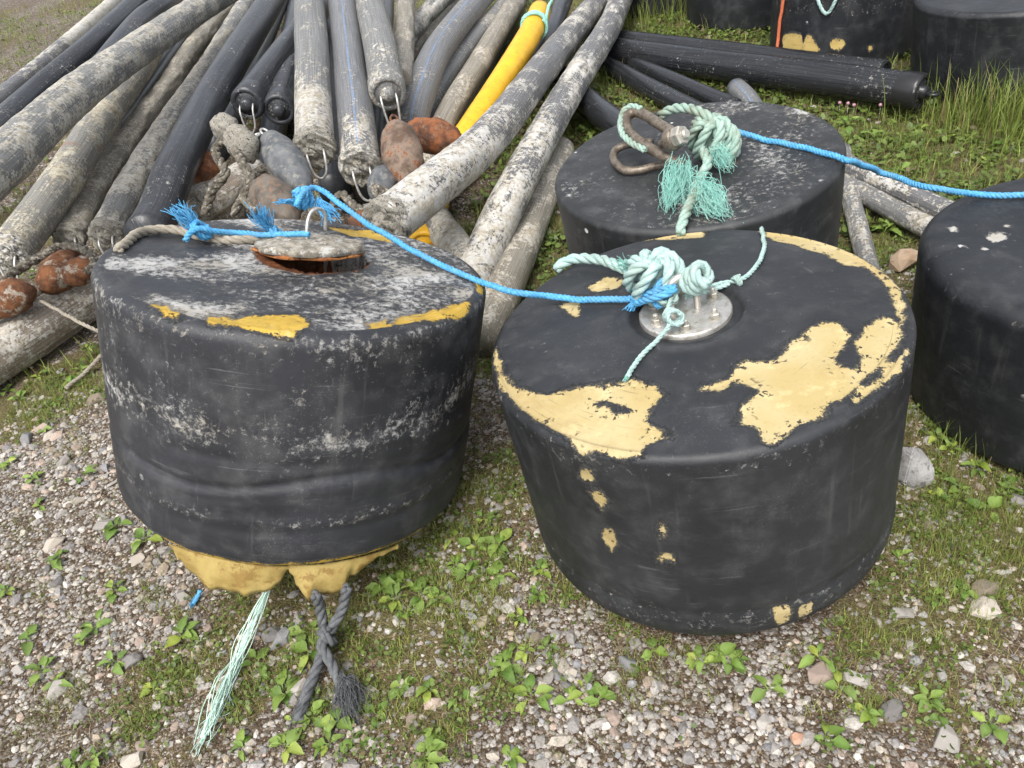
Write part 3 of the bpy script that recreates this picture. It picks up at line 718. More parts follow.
# torn yellow liner hanging from the bottom rim
def flap(tops, lows, parent, mw, seed, thick=0.003):
    """sheet between the bottom rim and a torn lower edge, given in world space"""
    T_ = catmull(tops, 0.006); nT = len(T_)
    L_ = np.vstack([catmull([lows[i], lows[i + 1]], 0.006)[:-1] for i in range(len(lows) - 1)] + [np.array([lows[-1]])]); s = np.linspace(0, len(L_) - 1, nT)
    L_ = np.stack([np.interp(s, np.arange(len(L_)), L_[:, k]) for k in range(3)], 1)
    L_ = L_ + ((vnoise(np.arange(nT) * 0.5, np.zeros(nT), seed) - 0.5) * (0.6 + 0.9 * vnoise(np.arange(nT) * 0.2, np.zeros(nT), seed + 9)))[:, None] * np.array([[0, 0.010, 0.011]])
    rows = 8; V = []
    for k in range(rows):
        f = k / (rows - 1)
        P = T_ * (1 - f) + L_ * f
        P = P + np.array([0, -1, 0.1]) * (0.003 * math.sin(f * math.pi) + 0.016 * f * (vnoise(np.arange(nT) * 0.12, np.full(nT, f * 2), seed + 3) - 0.5))[:, None]
        V.append(P)
    V = np.vstack(V); back = V + np.array([0, thick, 0])
    A = np.arange(rows - 1)[:, None] * nT + np.arange(nT - 1)[None]; A = A.ravel()
    f1 = np.stack([A, A + nT, A + nT + 1, A + 1], 1); N = len(V)
    f2 = np.stack([A + N, A + N + 1, A + N + nT + 1, A + N + nT], 1)
    b = (rows - 1) * nT + np.arange(nT - 1)
    f3 = np.stack([b, b + N, b + N + 1, b + 1], 1)
    V = np.vstack([V, back]); mi = np.array(mw.inverted()); V = V @ mi[:3, :3].T + mi[:3, 3]
    return link('torn_liner', mesh_np('torn_liner', V, [f1, f2, f3]), M['liner'], parent)
flap([(-0.8682,1.276,0.3092), (-0.8044,1.249,0.2912), (-0.7224,1.222,0.2728), (-0.6525,1.21,0.2497), (-0.5931,1.212,0.2274)],
     [(-0.8623,1.276,0.2774), (-0.8469,1.251,0.2288), (-0.8109,1.223,0.193), (-0.7531,1.208,0.1894), (-0.7088,1.192,0.1698), (-0.6727,1.202,0.1661), (-0.6321,1.216,0.1835), (-0.6028,1.223,0.2088)], dl, ML, 3)
flap([(-0.5973,1.214,0.2299), (-0.5281,1.22,0.206), (-0.4503,1.24,0.1827), (-0.3836,1.265,0.1653), (-0.3506,1.284,0.1569)],
     [(-0.5994,1.218,0.2025), (-0.5967,1.203,0.167), (-0.572,1.187,0.1302), (-0.5411,1.191,0.1194), (-0.4918,1.213,0.1154), (-0.4743,1.238,0.1304), (-0.4162,1.267,0.136), (-0.3551,1.294,0.1378)], dl, ML, 7)

# --- the drum behind, with the shackle
def marks_back(U, T, Mm, Z):
    x, y = U[:, 0], U[:, 1]
    sc = (Mm < 0.43) * (0.16 + 0.45 * np.clip(fbm(x * 5, y * 7, 13, 3) - 0.42, 0, 1) * 2)
    c1 = (-0.0504,-0.2817); c2 = (0.4147,0.1398); c3 = (0.0938,-0.1168)
    sc += 0.5 * np.exp(-((x - c1[0]) ** 2 + (y - c1[1]) ** 2) / 0.010) + 0.8 * np.exp(-((x - c2[0]) ** 2 + (y - c2[1]) ** 2) / 0.0030)
    ru = 0.42 * np.exp(-((x - c3[0]) ** 2 / 0.010 + (y - c3[1]) ** 2 / 0.004))
    return {'scuff': np.clip(sc, 0, 1), 'rust': ru}
db, MBk = drum('black drum buoy behind, carrying a large shackle and a teal rope knot', (0.732, 2.277, 0.033), (-0.076, -0.018, 0.997), 0.447, 0.434, 0.566, M['rubber_back'], None, marks=marks_back, rim=0.022, seg=192)

def marks_dark(U, T, Mm, Z):
    sc = 0.10 * (Mm < 0.43) + 0.12 * np.exp(-((Mm - 0.47) / 0.03) ** 2)
    pe = np.full(len(U), -1.0)
    return {'scuff': sc, 'peel': pe}
def marks_side(U, T, Mm, Z):
    m = marks_dark(U, T, Mm, Z)
    for c, r in (((-0.302,0.2135), 0.014), ((-0.226,0.131), 0.020), ((-0.2452,0.1216), 0.016), ((-0.3337,0.1212), 0.009), ((-0.2924,0.0835), 0.009), ((-0.181,0.1726), 0.008)):
        m['scuff'] = m['scuff'] + 1.3 * np.exp(-((U[:, 0] - c[0]) ** 2 + (U[:, 1] - c[1]) ** 2) / r ** 2)
    return m
ds, _ = drum('plain black drum buoy cut by the right edge, a blue rope across its top', (1.589, 1.549, 0.02), (-0.038, 0.031, 0.999), 0.449, 0.434, 0.476, M['rubber_dark'], None, marks=marks_side, ntop=70, rim=0.05, seg=160)
# farther drums
def marks_bg3(U, T, Mm, Z):
    d = np.full(len(U), -1.0); a = T; z = Z
    for p in ([(-0.8711,-0.1857), (-0.8095,-0.2969), (-0.7298,-0.4555), (-0.7575,-0.5037), (-0.8413,-0.4637), (-0.9259,-0.3333), (-0.9335,-0.2186)], [(-0.6948,-0.4926), (-0.6541,-0.5569), (-0.6455,-0.6292), (-0.6206,-0.682), (-0.6807,-0.6894), (-0.7653,-0.5763), (-0.7731,-0.5208)], [(-0.5012,-0.7171), (-0.4339,-0.7465), (-0.3619,-0.8087), (-0.4283,-0.8193), (-0.5048,-0.7615)], [(-0.1257,-0.9017), (-0.054,-0.9127), (-0.0706,-0.9329), (-0.1076,-0.9274)]):
        d = np.maximum(d, sd_poly(U, p) + 0.006)
    return {'peel': np.where(Mm > 0.47, d, -1.0), 'scuff': 0.25 * (Mm > 0.47) * (Z > 0.3)}
d3, M3d = drum('black drum buoy with three yellow patches and an orange rope, top right', (2.42, 4.86, 0.0), (0.03, 0.0, 1.0), 0.455, 0.43, 0.60, M['rubber_dark'], 'far drum buoys', marks=marks_bg3, seg=128)
d4, _ = drum('black drum buoy behind tall grass at the top right corner', (2.82, 3.83, 0.0), (-0.06, 0.03, 1.0), 0.47, 0.44, 0.49, M['rubber_dark'], 'far drum buoys', marks=marks_dark, seg=128, rim=0.03)
d2, _ = drum('black drum buoy at the top edge, left of the yellow-patched one', (2.19, 5.92, 0.0), (0, 0, 1), 0.45, 0.43, 0.60, M['rubber_dark'], 'far drum buoys', marks=marks_dark, seg=96)
d1, _ = drum('black drum buoy at the top edge beside the pipe ends', (1.72, 6.72, 0.0), (0, 0, 1), 0.45, 0.43, 0.60, M['rubber_dark'], 'far drum buoys', marks=marks_dark, seg=96)
d5, _ = drum('black drum buoy seen through the gap of the two top right drums', (3.12, 5.15, 0.0), (0, 0, 1), 0.45, 0.43, 0.58, M['rubber_dark'], 'far drum buoys', marks=marks_dark, seg=96)

# ------------------------------------------------------------------ pipes
def pipe(label, pts, dia, mat, end=None, hook=0, rough=0.0, far_end=False, growth=(0.0, 0.5), name='float_pipe', cat='pipe', group='float pipes in the heap', step=None, capmat=None, stripe=0.0):
    base = np.array(pts[0], float)
    path = catmull(pts, step or (0.022 if rough > 0.002 else 0.05)) - base
    root = empty(name, tuple(base)); tag(root, label, cat, group)
    n = len(path); T, N, B = frames(path); r = dia / 2
    sides = 40 if rough > 0.002 else 28
    a = np.linspace(-math.pi, math.pi, sides + 1)
    s = np.concatenate([[0], np.cumsum(np.linalg.norm(np.diff(path, axis=0), axis=1))])
    S, A = np.meshgrid(s, a, indexing='ij')
    sd = int(abs(base[0] * 977 + base[1] * 131)) % 1000
    cr = fbm(S * 9 + 3, np.abs(A) * 2.2 + 5, sd, 4)
    rr = r + rough * (cr - 0.45) * 2 + rough * 0.8 * (fbm(S * 34, np.abs(A) * 7 + 9, sd + 5, 2) - 0.5)
    rr = rr + 0.0025 * (fbm(S * 2, np.abs(A) * 0.8, sd + 9, 2) - 0.5) * 2
    ang = A + stripe
    V = path[:, None] + rr[..., None] * (np.cos(ang)[..., None] * N[:, None] + np.sin(ang)[..., None] * B[:, None])
    k = sides + 1
    q = (np.arange(n - 1)[:, None] * k + np.arange(sides)[None]).ravel()
    f4 = np.stack([q, q + 1, q + k + 1, q + k], 1)
    V = np.vstack([V.reshape(-1, 3), path[0] + T[0] * 0.002, path[-1]])
    c0 = n * k; j = np.arange(sides)
    f3 = np.vstack([np.stack([j + 1, j, np.full(sides, c0)], 1), np.stack([(n - 1) * k + j, (n - 1) * k + j + 1, np.full(sides, c0 + 1)], 1)])
    pa = np.concatenate([A.ravel(), [0, 0]]); plv = np.concatenate([S.ravel(), [0, s[-1]]]); pcv = np.concatenate([((cr - 0.5) * (rough > 0) + growth[0] * (np.exp(-(S / growth[1]) ** 2) - 0.5)).ravel(), [0, 0]])
    me = mesh_np('tube', V, [f4, f3], True, {'pl': plv, 'pa': pa, 'pc': pcv})
    link('tube', me, mat, root)
    ends = [(0, -T[0])] + ([(n - 1, T[-1])] if far_end else [])
    for idx, d in ends:
        if not end: continue
        o = path[idx]
        mb = MB()
        if end == 'black':
            prof = [(r * 1.01, -0.11), (r * 1.035, -0.105), (r * 1.035, -0.012), (r * 0.98, 0.002), (r * 0.86, 0.006), (r * 0.74, 0.003), (r * 0.68, -0.012), (r * 0.46, -0.012), (r * 0.40, 0.004), (r * 0.36, 0.022), (r * 0.22, 0.030), (0, 0.031)]
            mb.lathe(prof, o, d, 32); mb.build('end_cap', capmat or mat, root)
        elif end == 'crust':
            prof = np.array([(r * 1.0, -0.05), (r * 1.06, -0.03), (r * 1.04, 0.0), (r * 0.92, 0.012), (r * 0.7, 0.010), (r * 0.5, 0.006), (r * 0.25, 0.022), (0, 0.030)])
            tq = np.linspace(0, 7, 29); prof = list(zip(np.interp(tq, np.arange(8), prof[:, 0]), np.interp(tq, np.arange(8), prof[:, 1])))
            mb.lathe(prof, o, d, 44)
            V_ = mb.V[0]; nz = fbm(V_[:, 0] * 70 + V_[:, 2] * 50 + 40, V_[:, 1] * 70 + V_[:, 2] * 41 + 40, sd, 4) - 0.5
            mb.V[0] = V_ + (V_ - o) * (nz * 0.34)[:, None] + np.outer(nz * 0.040, d)
            mb.build('end_cap', capmat or M['barnacle'], root)
        if hook:
            side = np.cross(d, [0, 0, 1.0]); side /= max(np.linalg.norm(side), 1e-6)
            w = r * 0.42; L = hook
            dn = np.array([0, 0, -1.0])
            p = [o - side * w + d * 0.005, o - side * w + d * 0.035 + dn * L * 0.2, o - side * w * 0.75 + d * 0.05 + dn * L * 0.75, o + d * 0.052 + dn * L,
                 o + side * w * 0.75 + d * 0.05 + dn * L * 0.75, o + side * w + d * 0.035 + dn * L * 0.2, o + side * w + d * 0.005]
            hb = MB(); hb.tube(catmull(p, 0.008), 0.0055, 8); hb.build('wire_hook', M['galv'], root)
    return root

pipe('black pipe lying lowest at the far left of the heap', [(-3.541,5.445,0.2), (-3.603,6.549,0.2), (-3.739,7.995,0.18), (-4.073,10.84,0.14), (-4.463,13.97,0.1)], 0.14, M['pipe_white'], rough=0.003, growth=(-0.9, 3.2))
pipe('smooth black pipe second from the upper left corner', [(-2.77,3.776,0.36), (-2.826,4.836,0.38), (-2.785,5.552,0.42), (-2.585,6.158,0.52), (-2.496,7.186,0.6), (-2.432,8.286,0.66)], 0.165, M['pipe_black'])
pipe('dark grey pipe dipping under the pale crusted one at the upper left', [(-2.279,5.31,0.5), (-2.275,6.433,0.58), (-2.209,6.95,0.6), (-2.285,8.005,0.6)], 0.155, M['pipe_black'])
pipe('pale silt-crusted pipe lying on top at the left edge', [(-1.753,2.448,0.76), (-1.759,2.968,0.74), (-1.84,3.836,0.71), (-1.811,4.764,0.69), (-1.678,6.205,0.66), (-1.507,7.016,0.66)], 0.175, M['pipe_pale'], rough=0.004)
pipe('beige-grey pipe with a rusty spot ending at the left edge', [(-2.057,3.169,0.3), (-1.991,3.723,0.38), (-2.042,4.544,0.42), (-2.12,5.666,0.44), (-2.226,7.014,0.5), (-2.344,8.277,0.52)], 0.172, M['pipe_beige'], 'crust', 0.10, 0.002, capmat=M['pipe_white'])
pipe('thin barnacled pipe with pale rings, its end by the rusty floats', [(-1.929,3.449,0.22), (-2,4.089,0.22), (-2.006,4.764,0.26), (-1.993,5.635,0.28), (-2.03,6.528,0.3), (-2.018,8.14,0.32), (-2.036,9.141,0.32)], 0.135, M['pipe_brown'], 'crust', 0.10, 0.009)
pipe('white-barnacled pipe whose crusted end touches the left drum', [(-1.71,3.346,0.24), (-1.723,3.814,0.27), (-1.757,4.756,0.28), (-1.728,5.817,0.32), (-1.781,7.745,0.36), (-1.845,8.9,0.36)], 0.145, M['pipe_pale'], 'crust', 0.09, 0.006)
pipe('smooth black pipe running down to the back of the left drum', [(-1.37,2.979,0.36), (-1.362,3.154,0.37), (-1.313,3.444,0.46), (-1.296,4.14,0.52), (-1.256,4.763,0.57), (-1.2,5.967,0.63), (-1.192,6.926,0.64)], 0.172, M['pipe_black'])
pipe('black pipe with a round capped end and wire hook above grey float', [(-1.11,4.164,0.48), (-0.9444,5.045,0.55), (-0.8231,6.188,0.58)], 0.170, M['pipe_black'], 'black', 0.13)
pipe('black pipe with a short capped end squeezed beside a grey pipe', [(-0.9608,4.173,0.42), (-0.9401,4.776,0.48), (-0.9684,6.751,0.52)], 0.165, M['pipe_black'], 'black')
pipe('grey silted pipe with a barnacled end above the blue knot', [(-0.6564,3.26,0.49), (-0.6956,3.832,0.58), (-0.716,4.223,0.66), (-0.7968,5.104,0.75), (-0.856,5.69,0.78)], 0.172, M['pipe_grey'], 'crust', 0.10, 0.0015, growth=(0.5, 0.7))
pipe('grey pipe with a thin blue stripe and hooked barnacled end', [(-0.4732,3.175,0.41), (-0.5036,3.679,0.5), (-0.5311,4.039,0.55), (-0.6183,5.216,0.7), (-0.6805,5.884,0.72)], 0.172, M['pipe_grey_stripe'], 'crust', 0.12, 0.0015, stripe=0.12, growth=(0.5, 0.6), capmat=M['pipe_pale'])
pipe('dark grey pipe with white scuffs, its hook holding a rusty float', [(-0.3399,3.733,0.53), (-0.3682,4.21,0.63), (-0.4488,5.127,0.69), (-0.5108,5.844,0.7)], 0.172, M['pipe_grey'], 'black', 0.15)
pipe('brown grown-over thin pipe behind the scuffed grey one', [(-0.3023,4.148,0.46), (-0.2893,4.628,0.46), (-0.2572,5.75,0.54), (-0.2395,6.424,0.56)], 0.125, M['pipe_brown'], rough=0.006)
pipe('white-crusted pipe crossing under the heap at the top', [(-0.39,5.09,0.34), (-0.174,5.997,0.36), (0.1104,6.851,0.36)], 0.13, M['pipe_white'], rough=0.008)
pipe('dull brown pipe crossing low behind the blue-striped curved pipe', [(-0.3775,5.319,0.24), (-0.1883,5.967,0.26), (0.1876,7.145,0.28)], 0.13, M['pipe_brown'], rough=0.005)
pipe('grey pipe with a blue stripe curving up right of the rusty floats', [(-0.2852,3.896,0.3), (-0.2284,4.145,0.36), (-0.0818,4.828,0.42), (0.2062,5.786,0.44), (0.4359,6.507,0.44)], 0.172, M['pipe_grey_stripe'], stripe=0.35)
pipe('slim grey pipe between the striped pipe and the brownish one', [(-0.2548,4.101,0.24), (-0.1537,4.482,0.26), (0.0753,5.183,0.3), (0.4262,6.117,0.32), (0.6705,6.827,0.32)], 0.125, M['pipe_grey'])
pipe('brownish grey pipe left of the yellow pipe', [(-0.2187,3.607,0.2), (-0.0953,4.146,0.24), (0.1321,4.797,0.3), (0.4671,5.916,0.34), (0.6852,6.581,0.36)], 0.135, M['pipe_brown'], rough=0.001)
yp = pipe('bright yellow pipe tied with teal rope at its upper end', [(-0.2653,2.974,0.1), (-0.1574,3.602,0.16), (0.0133,3.929,0.22), (0.2565,4.451,0.3), (0.4898,5.048,0.36), (0.6143,5.475,0.38)], 0.145, M['pipe_yellow'], 'black', capmat=M['pipe_yellow'])
pipe('dark pipe behind the yellow one', [(0.3524,4.641,0.16), (0.6104,5.304,0.2), (0.8535,6.108,0.26), (1.036,6.724,0.28)], 0.13, M['pipe_black'])
pipe('thick pipe with a white-crusted near half right of the rusty floats', [(-0.3434,2.48,0.46), (-0.1923,2.713,0.45), (0.0728,3.286,0.39), (0.3661,4.098,0.34), (0.7305,5.137,0.27), (1.131,6.155,0.22), (1.477,6.962,0.2)], 0.172, M['pipe_white'], 'crust', capmat=M['barnacle'], rough=0.004, growth=(0.5, 1.2))
pipe('white pipe at the right side of the heap running to the drum', [(-0.1602,2.365,0.1), (-0.0412,2.695,0.13), (0.1591,3.086,0.24), (0.4196,3.769,0.25), (0.7129,4.514,0.25), (1.026,5.28,0.25), (1.271,5.99,0.25), (1.505,6.638,0.25)], 0.160, M['pipe_white'], rough=0.003, growth=(0.45, 2.0))
pipe('dirty pale pipe lying on the ground under the white one', [(-0.0848,2.234,0.075), (0.0327,2.543,0.075), (0.1993,3.047,0.075), (0.4577,3.83,0.075)], 0.15, M['pipe_brown'], rough=0.003)
pipe('crusted pipe low in the dark gap beside the left drum', [(-0.0597,2.575,0.12), (-0.1438,2.888,0.14), (-0.2479,3.255,0.16), (-0.3843,3.762,0.2)], 0.14, M['pipe_pale'], rough=0.005)
pipe('long black pipe with a lug end lying across at the right', [(2.231,3.594,0.14), (1.922,4.053,0.13), (1.468,4.713,0.11), (1.058,5.346,0.09), (0.9369,5.506,0.09)], 0.172, M['pipe_black_clean'], 'black', group='black pipes behind the shackle drum')
pipe('black pipe lying just behind the long lug-ended one', [(2.273,4.04,0.09), (1.738,4.775,0.09), (1.126,5.568,0.09), (1.016,5.73,0.09)], 0.150, M['pipe_black_clean'], 'black', group='black pipes behind the shackle drum')
pipe('black pipe slanting under the long pipe, nearer one', [(1.268,3.954,0.06), (1.118,4.557,0.06), (0.9389,5.312,0.06)], 0.12, M['pipe_black_clean'], group='black pipes behind the shackle drum')
pipe('black pipe slanting under the long pipe, farther one', [(1.44,3.996,0.07), (1.321,4.425,0.07), (1.139,5.111,0.06)], 0.10, M['pipe_black_clean'], group='black pipes behind the shackle drum')
pipe('dark pipe poking out low left of the shackle drum', [(0.8358,3.64,0.12), (0.7658,3.973,0.12), (0.6632,4.524,0.13), (0.584,5.222,0.13)], 0.15, M['pipe_black_clean'], group='black pipes behind the shackle drum')
pipe('black blue-striped pipe stub behind the top of the shackle drum', [(1.563,4.335,0.055), (1.556,4.118,0.055), (1.493,3.697,0.055)], 0.11, M['pipe_grey_stripe'], group='black pipes behind the shackle drum', stripe=0.4)
pipe('white-crusted pipe under the blue rope right of the shackle drum', [(1.571,3.233,0.1), (1.618,2.927,0.11), (1.681,2.692,0.11), (1.749,2.425,0.11)], 0.085, M['pipe_white'], rough=0.004, group='pipes between the right drums')
pipe('grey pipe lower beside the right edge drum', [(1.529,3.022,0.06), (1.583,2.837,0.06), (1.638,2.592,0.06), (1.697,2.38,0.06)], 0.085, M['pipe_grey'], rough=0.002, group='pipes between the right drums')
pipe('pale pipe end standing out right of the shackle drum', [(1.278,2.092,0.05), (1.429,2.527,0.05), (1.566,2.929,0.06), (1.699,3.278,0.06)], 0.075, M['pipe_grey'], rough=0.002, group='pipes between the right drums')
pipe('crusted brown log lying behind the left drum at the left edge', [(-2.14,2.483,0.1), (-1.985,2.679,0.115), (-1.854,2.873,0.12), (-1.703,3.078,0.13), (-1.495,3.319,0.14), (-1.24,3.708,0.14)], 0.205, M['log'], 'crust', 0, 0.008, name='crusted_log', cat='log', group='crusted logs')
pipe('stubby barnacled log end in the dark below the capped pipes', [(-1.308,3.451,0.26), (-1.191,3.574,0.27), (-1.075,3.769,0.26)], 0.16, M['log'], 'crust', 0, 0.012, name='crusted_log', cat='log', group='crusted logs', capmat=M['barnacle'])
# pipes deep in the heap, glimpsed through the gaps
DEEP = [[(-2.284,4.118,0.09), (-2.766,10.73,0.1)], [(-1.758,4.032,0.09), (-2.078,10.14,0.12)], [(-1.394,4.277,0.24), (-1.482,8.264,0.36)], [(-1.126,3.938,0.1), (-1.383,8.513,0.3)],
        [(-0.6956,3.638,0.15), (-0.9549,7.292,0.45)], [(-0.5066,3.557,0.15), (-0.4718,7.144,0.4)], [(-0.4114,3.847,0.09), (0.075,8.228,0.12)], [(-0.1701,3.944,0.09), (0.711,7.776,0.1)], [(-2.34,5.721,0.3), (-2.527,8.864,0.4)]]
for k, p in enumerate(DEEP):
    pipe('dark pipe deep in the heap, glimpsed only through its gaps', [p[0], tuple((np.array(p[0]) + np.array(p[1])) / 2), p[1]], 0.16, M['pipe_black'], group='pipes deep in the heap')

# lug of the long pipe: a flat ring past its end cap
for o in [o for o in C.objects if o.get('label', '').startswith('long black pipe')]:
    mb = MB(); d = np.array((2.231,3.594,0.14)) - np.array((1.922,4.053,0.13)); d /= np.linalg.norm(d)
    c = d * 0.055; u = np.cross(d, [0, 0, 1.0]); a = np.linspace(0, 2 * math.pi, 20)
    mb.tube([c + 0.024 * (math.cos(t) * d + math.sin(t) * u) for t in a], 0.010, 8, False)
    mb.build('lug', M['pipe_black_clean'], o)

# ------------------------------------------------------------------ floats among the pipe ends
def oval_float(label, a, b, r, mat, name='steel_float', cat='float', group='oval floats', eye=True, rough=0.010, pw=0.62, eyemat=None):
    a = np.array(a, float); b = np.array(b, float); L = np.linalg.norm(b - a); d = (b - a) / L; c = (a + b) / 2
    root = empty(name, tuple(c)); tag(root, label, cat, group)
    mb = MB(); t = np.linspace(-1, 1, 35)
    prof = [(r * max(0.0, 1 - abs(x) ** 2.3) ** pw, x * L / 2) for x in t]
    mb.lathe(prof, (0, 0, 0), d, 44)
    V = mb.V[0]; nz = fbm(V[:, 0] * 45 + V[:, 2] * 37 + 20, V[:, 1] * 45 + V[:, 2] * 23 + 20, int(abs(a[0]) * 999), 3) - 0.5
    mb.V[0] = V + V / np.maximum(np.linalg.norm(V, axis=1), 1e-6)[:, None] * (nz * rough * 2)[:, None]
    mb.build('shell', mat, root)
    if eye:
        e = MB(); s = np.cross(d, [0.2, 0.3, 1.0]); s /= np.linalg.norm(s); q = np.linspace(0, 2 * math.pi, 18)
        o = d * (L / 2 + 0.014)
        e.tube([o + 0.020 * math.cos(x) * d * 1.2 + 0.016 * math.sin(x) * s for x in q], 0.0052, 8, False)
        e.build('eye', eyemat or mat, root)
    return root
oval_float('rusty oval float lying sideways against the yellow pipe', (-0.2701,3.369,0.4709), (-0.0309,3.211,0.4315), 0.076, M['rust'])
oval_float('pale and rusty oval float hanging upright from a pipe hook', (-0.2608,2.881,0.4146), (-0.289,3.192,0.5697), 0.082, M['rust_pale'], eyemat=M['rust'])
oval_float('blue-grey oval float under the barnacled pipe end', (-0.6667,2.905,0.4458), (-0.8373,3.271,0.5885), 0.074, M['float_grey'], eyemat=M['galv'])
oval_float('brown-grey oval float left of the blue knot', (-0.7033,2.702,0.4292), (-0.8489,2.955,0.509), 0.080, M['float_brown'], eyemat=M['rust'])
oval_float('round white-barnacled float under the capped black pipe', (-0.959,3.144,0.5884), (-0.8842,3.216,0.5994), 0.078, M['barnacle'], 'barnacled_float', 'float', rough=0.016, pw=0.5, eyemat=M['galv'])
oval_float('smaller white-barnacled float half hidden behind the round one', (-1.105,3.498,0.5553), (-1.036,3.575,0.5716), 0.066, M['barnacle'], 'barnacled_float', 'float', rough=0.016, pw=0.5, eye=False)
oval_float('dark rusty float deep between the black pipe and the log end', (-1.274,3.517,0.3352), (-1.228,3.697,0.4035), 0.062, M['rust'], eye=False)
oval_float('orange rusty float leaning on the log by the left edge', (-1.792,2.834,0.2731), (-1.723,3.096,0.2833), 0.070, M['rust_bright'], eyemat=M['rust'])
oval_float('pale rust-streaked float beside it, right above the log', (-1.678,2.803,0.3147), (-1.578,2.92,0.3024), 0.056, M['rust_bright'], eye=False)
oval_float('orange and white rusty float cut by the left edge', (-2.021,2.728,0.3006), (-1.786,2.79,0.2981), 0.072, M['rust_bright'], eye=False)
oval_float('small rusty float between the striped pipe end and the left drum', (-0.4826,2.586,0.443), (-0.3828,2.575,0.4292), 0.040, M['rust'], eye=False)
oval_float('grey float in shadow under the striped pipe', (-0.3882,2.813,0.4092), (-0.3465,3.026,0.4381), 0.06, M['float_grey'], eye=False)

# ------------------------------------------------------------------ ropes
def strands(mb, path, r, lay=None, n=3, sides=7, wob=0.0):
    """laid rope: n strands wound round the path"""
    path = np.asarray(path, float)
    T, N, B = frames(path)
    s = np.concatenate([[0], np.cumsum(np.linalg.norm(np.diff(path, axis=0), axis=1))])
    lay = lay or r * 7.0
    for k in range(n):
        a = s / lay * 2 * math.pi + 2 * math.pi * k / n
        off = r * 0.50
        p = path + off * (np.cos(a)[:, None] * N + np.sin(a)[:, None] * B)
        mb.tube(p, r * (0.56 if n < 4 else 0.47), sides)

def rope(label, pts, r, mat, group=None, lay=None, n=3, name='rope', knots=(), frays=(), step=None):
    base = np.array(pts[0], float)
    pth = catmull(pts, step or r * 0.8) - base
    sv = np.arange(len(pth)) * 0.8 * r
    hs = int(abs(base[0]) * 1000) % 97
    wob = np.stack([vnoise(sv / (r * 5), sv * 0 + k_ * 3.3, hs + k_) - 0.5 for k_ in range(3)], 1)
    mb = MB(); strands(mb, pth + wob * r * 0.7, r * 1.0, lay, n)
    o = mb.build(name, mat); o.location = tuple(base); tag(o, label, 'rope', group)
    for kn in knots:
        kb = MB(); strands(kb, catmull([np.array(p) - base for p in kn['pts']], kn['r'] * 0.8), kn['r'], kn.get('lay'), 3)
        kb.build('knot', kn.get('mat', mat), o)
    for fr in frays: fray(o, base, **fr)
    return o, base

def fray(parent, base, at, to, n=40, spread=0.03, r=0.0011, mat=None, curl=0.012, wide=0.006, seg=7, seed=1):
    g = np.random.default_rng(seed); mb = MB(); a = np.array(at, float) - base; b = np.array(to, float) - base
    for _ in range(n):
        e = b + g.normal(0, spread, 3) * [1, 1, 0.5] ; st = a + g.normal(0, wide, 3) * 0.6
        L = g.uniform(0.6, 1.1); P = []
        w1, w2 = g.normal(0, curl, 3), g.normal(0, curl * 0.6, 3)
        for i in range(seg):
            f = i / (seg - 1)
            P.append(st + (e - st) * f * L + w1 * math.sin(f * math.pi) + w2 * math.sin(f * 2.7 * math.pi) * f)
        mb.tube(P, np.linspace(r, r * 0.6, seg), 4, False)
    return mb.build('frayed_end', mat, parent)

def ball(c, rx, ry, rz, p=3, q=7, rot=0.0, n=90, fat=0.42, seed=0):
    """a closed knotted course round a ball"""
    g = np.random.default_rng(seed); out = []
    for i in range(n + 1):
        t = 2 * math.pi * i / n
        k = 1 - fat + fat * math.cos(q * t)
        x, y, z = k * math.cos(p * t + rot), k * math.sin(p * t + rot), 0.95 * math.sin(q * t)
        out.append((c[0] + rx * x, c[1] + ry * y, c[2] + rz * z))
    return out

def ring(c, r1, r2, ax, n=14, turns=1.0, rise=0.0):
    ax = np.array(ax, float); ax /= np.linalg.norm(ax); ref = np.array([0.3, 1, 0.2]); u = ref - ax * (ref @ ax); u /= np.linalg.norm(u); v = np.cross(ax, u)
    t = np.linspace(0, 2 * math.pi * turns, int(n * turns) + 1)
    return [tuple(np.array(c) + r1 * math.cos(x) * u + r2 * math.sin(x) * v + ax * rise * x / (2 * math.pi)) for x in t]

# teal mooring rope of the peeling drum: thick tail, fist of a knot, loop round the eye bolt
kc = (0.3633,1.487,0.6755)
ec = (0.4271,1.42,0.6834)
rope('thick pale teal rope knotted in a fist on the peeling drum', [(0.1701,1.781,0.5709), (0.1996,1.788,0.5828), (0.2417,1.777,0.5896), (0.2912,1.712,0.6033), (0.3328,1.628,0.6186), (0.3465,1.515,0.6575)], 0.0145, M['rope_teal'], 'teal ropes',
     knots=[{'pts': ball(kc, 0.060, 0.050, 0.046, 3, 7, 0.4, 110), 'r': 0.0135}, {'pts': ring(ec, 0.024, 0.022, (0.4, -0.5, 0.6), 16, 2.6, 0.020), 'r': 0.0130},
            {'pts': [(0.3275,1.622,0.6457), (0.3399,1.527,0.6603), (0.3622,1.466,0.6586), (0.3844,1.446,0.6475)], 'r': 0.0085}],
     frays=[dict(at=(0.3378,1.58,0.6499), to=(0.3042,1.565,0.6815), n=60, spread=0.012, r=0.0012, mat=M['fray_teal'], curl=0.006, wide=0.010, seed=5)])
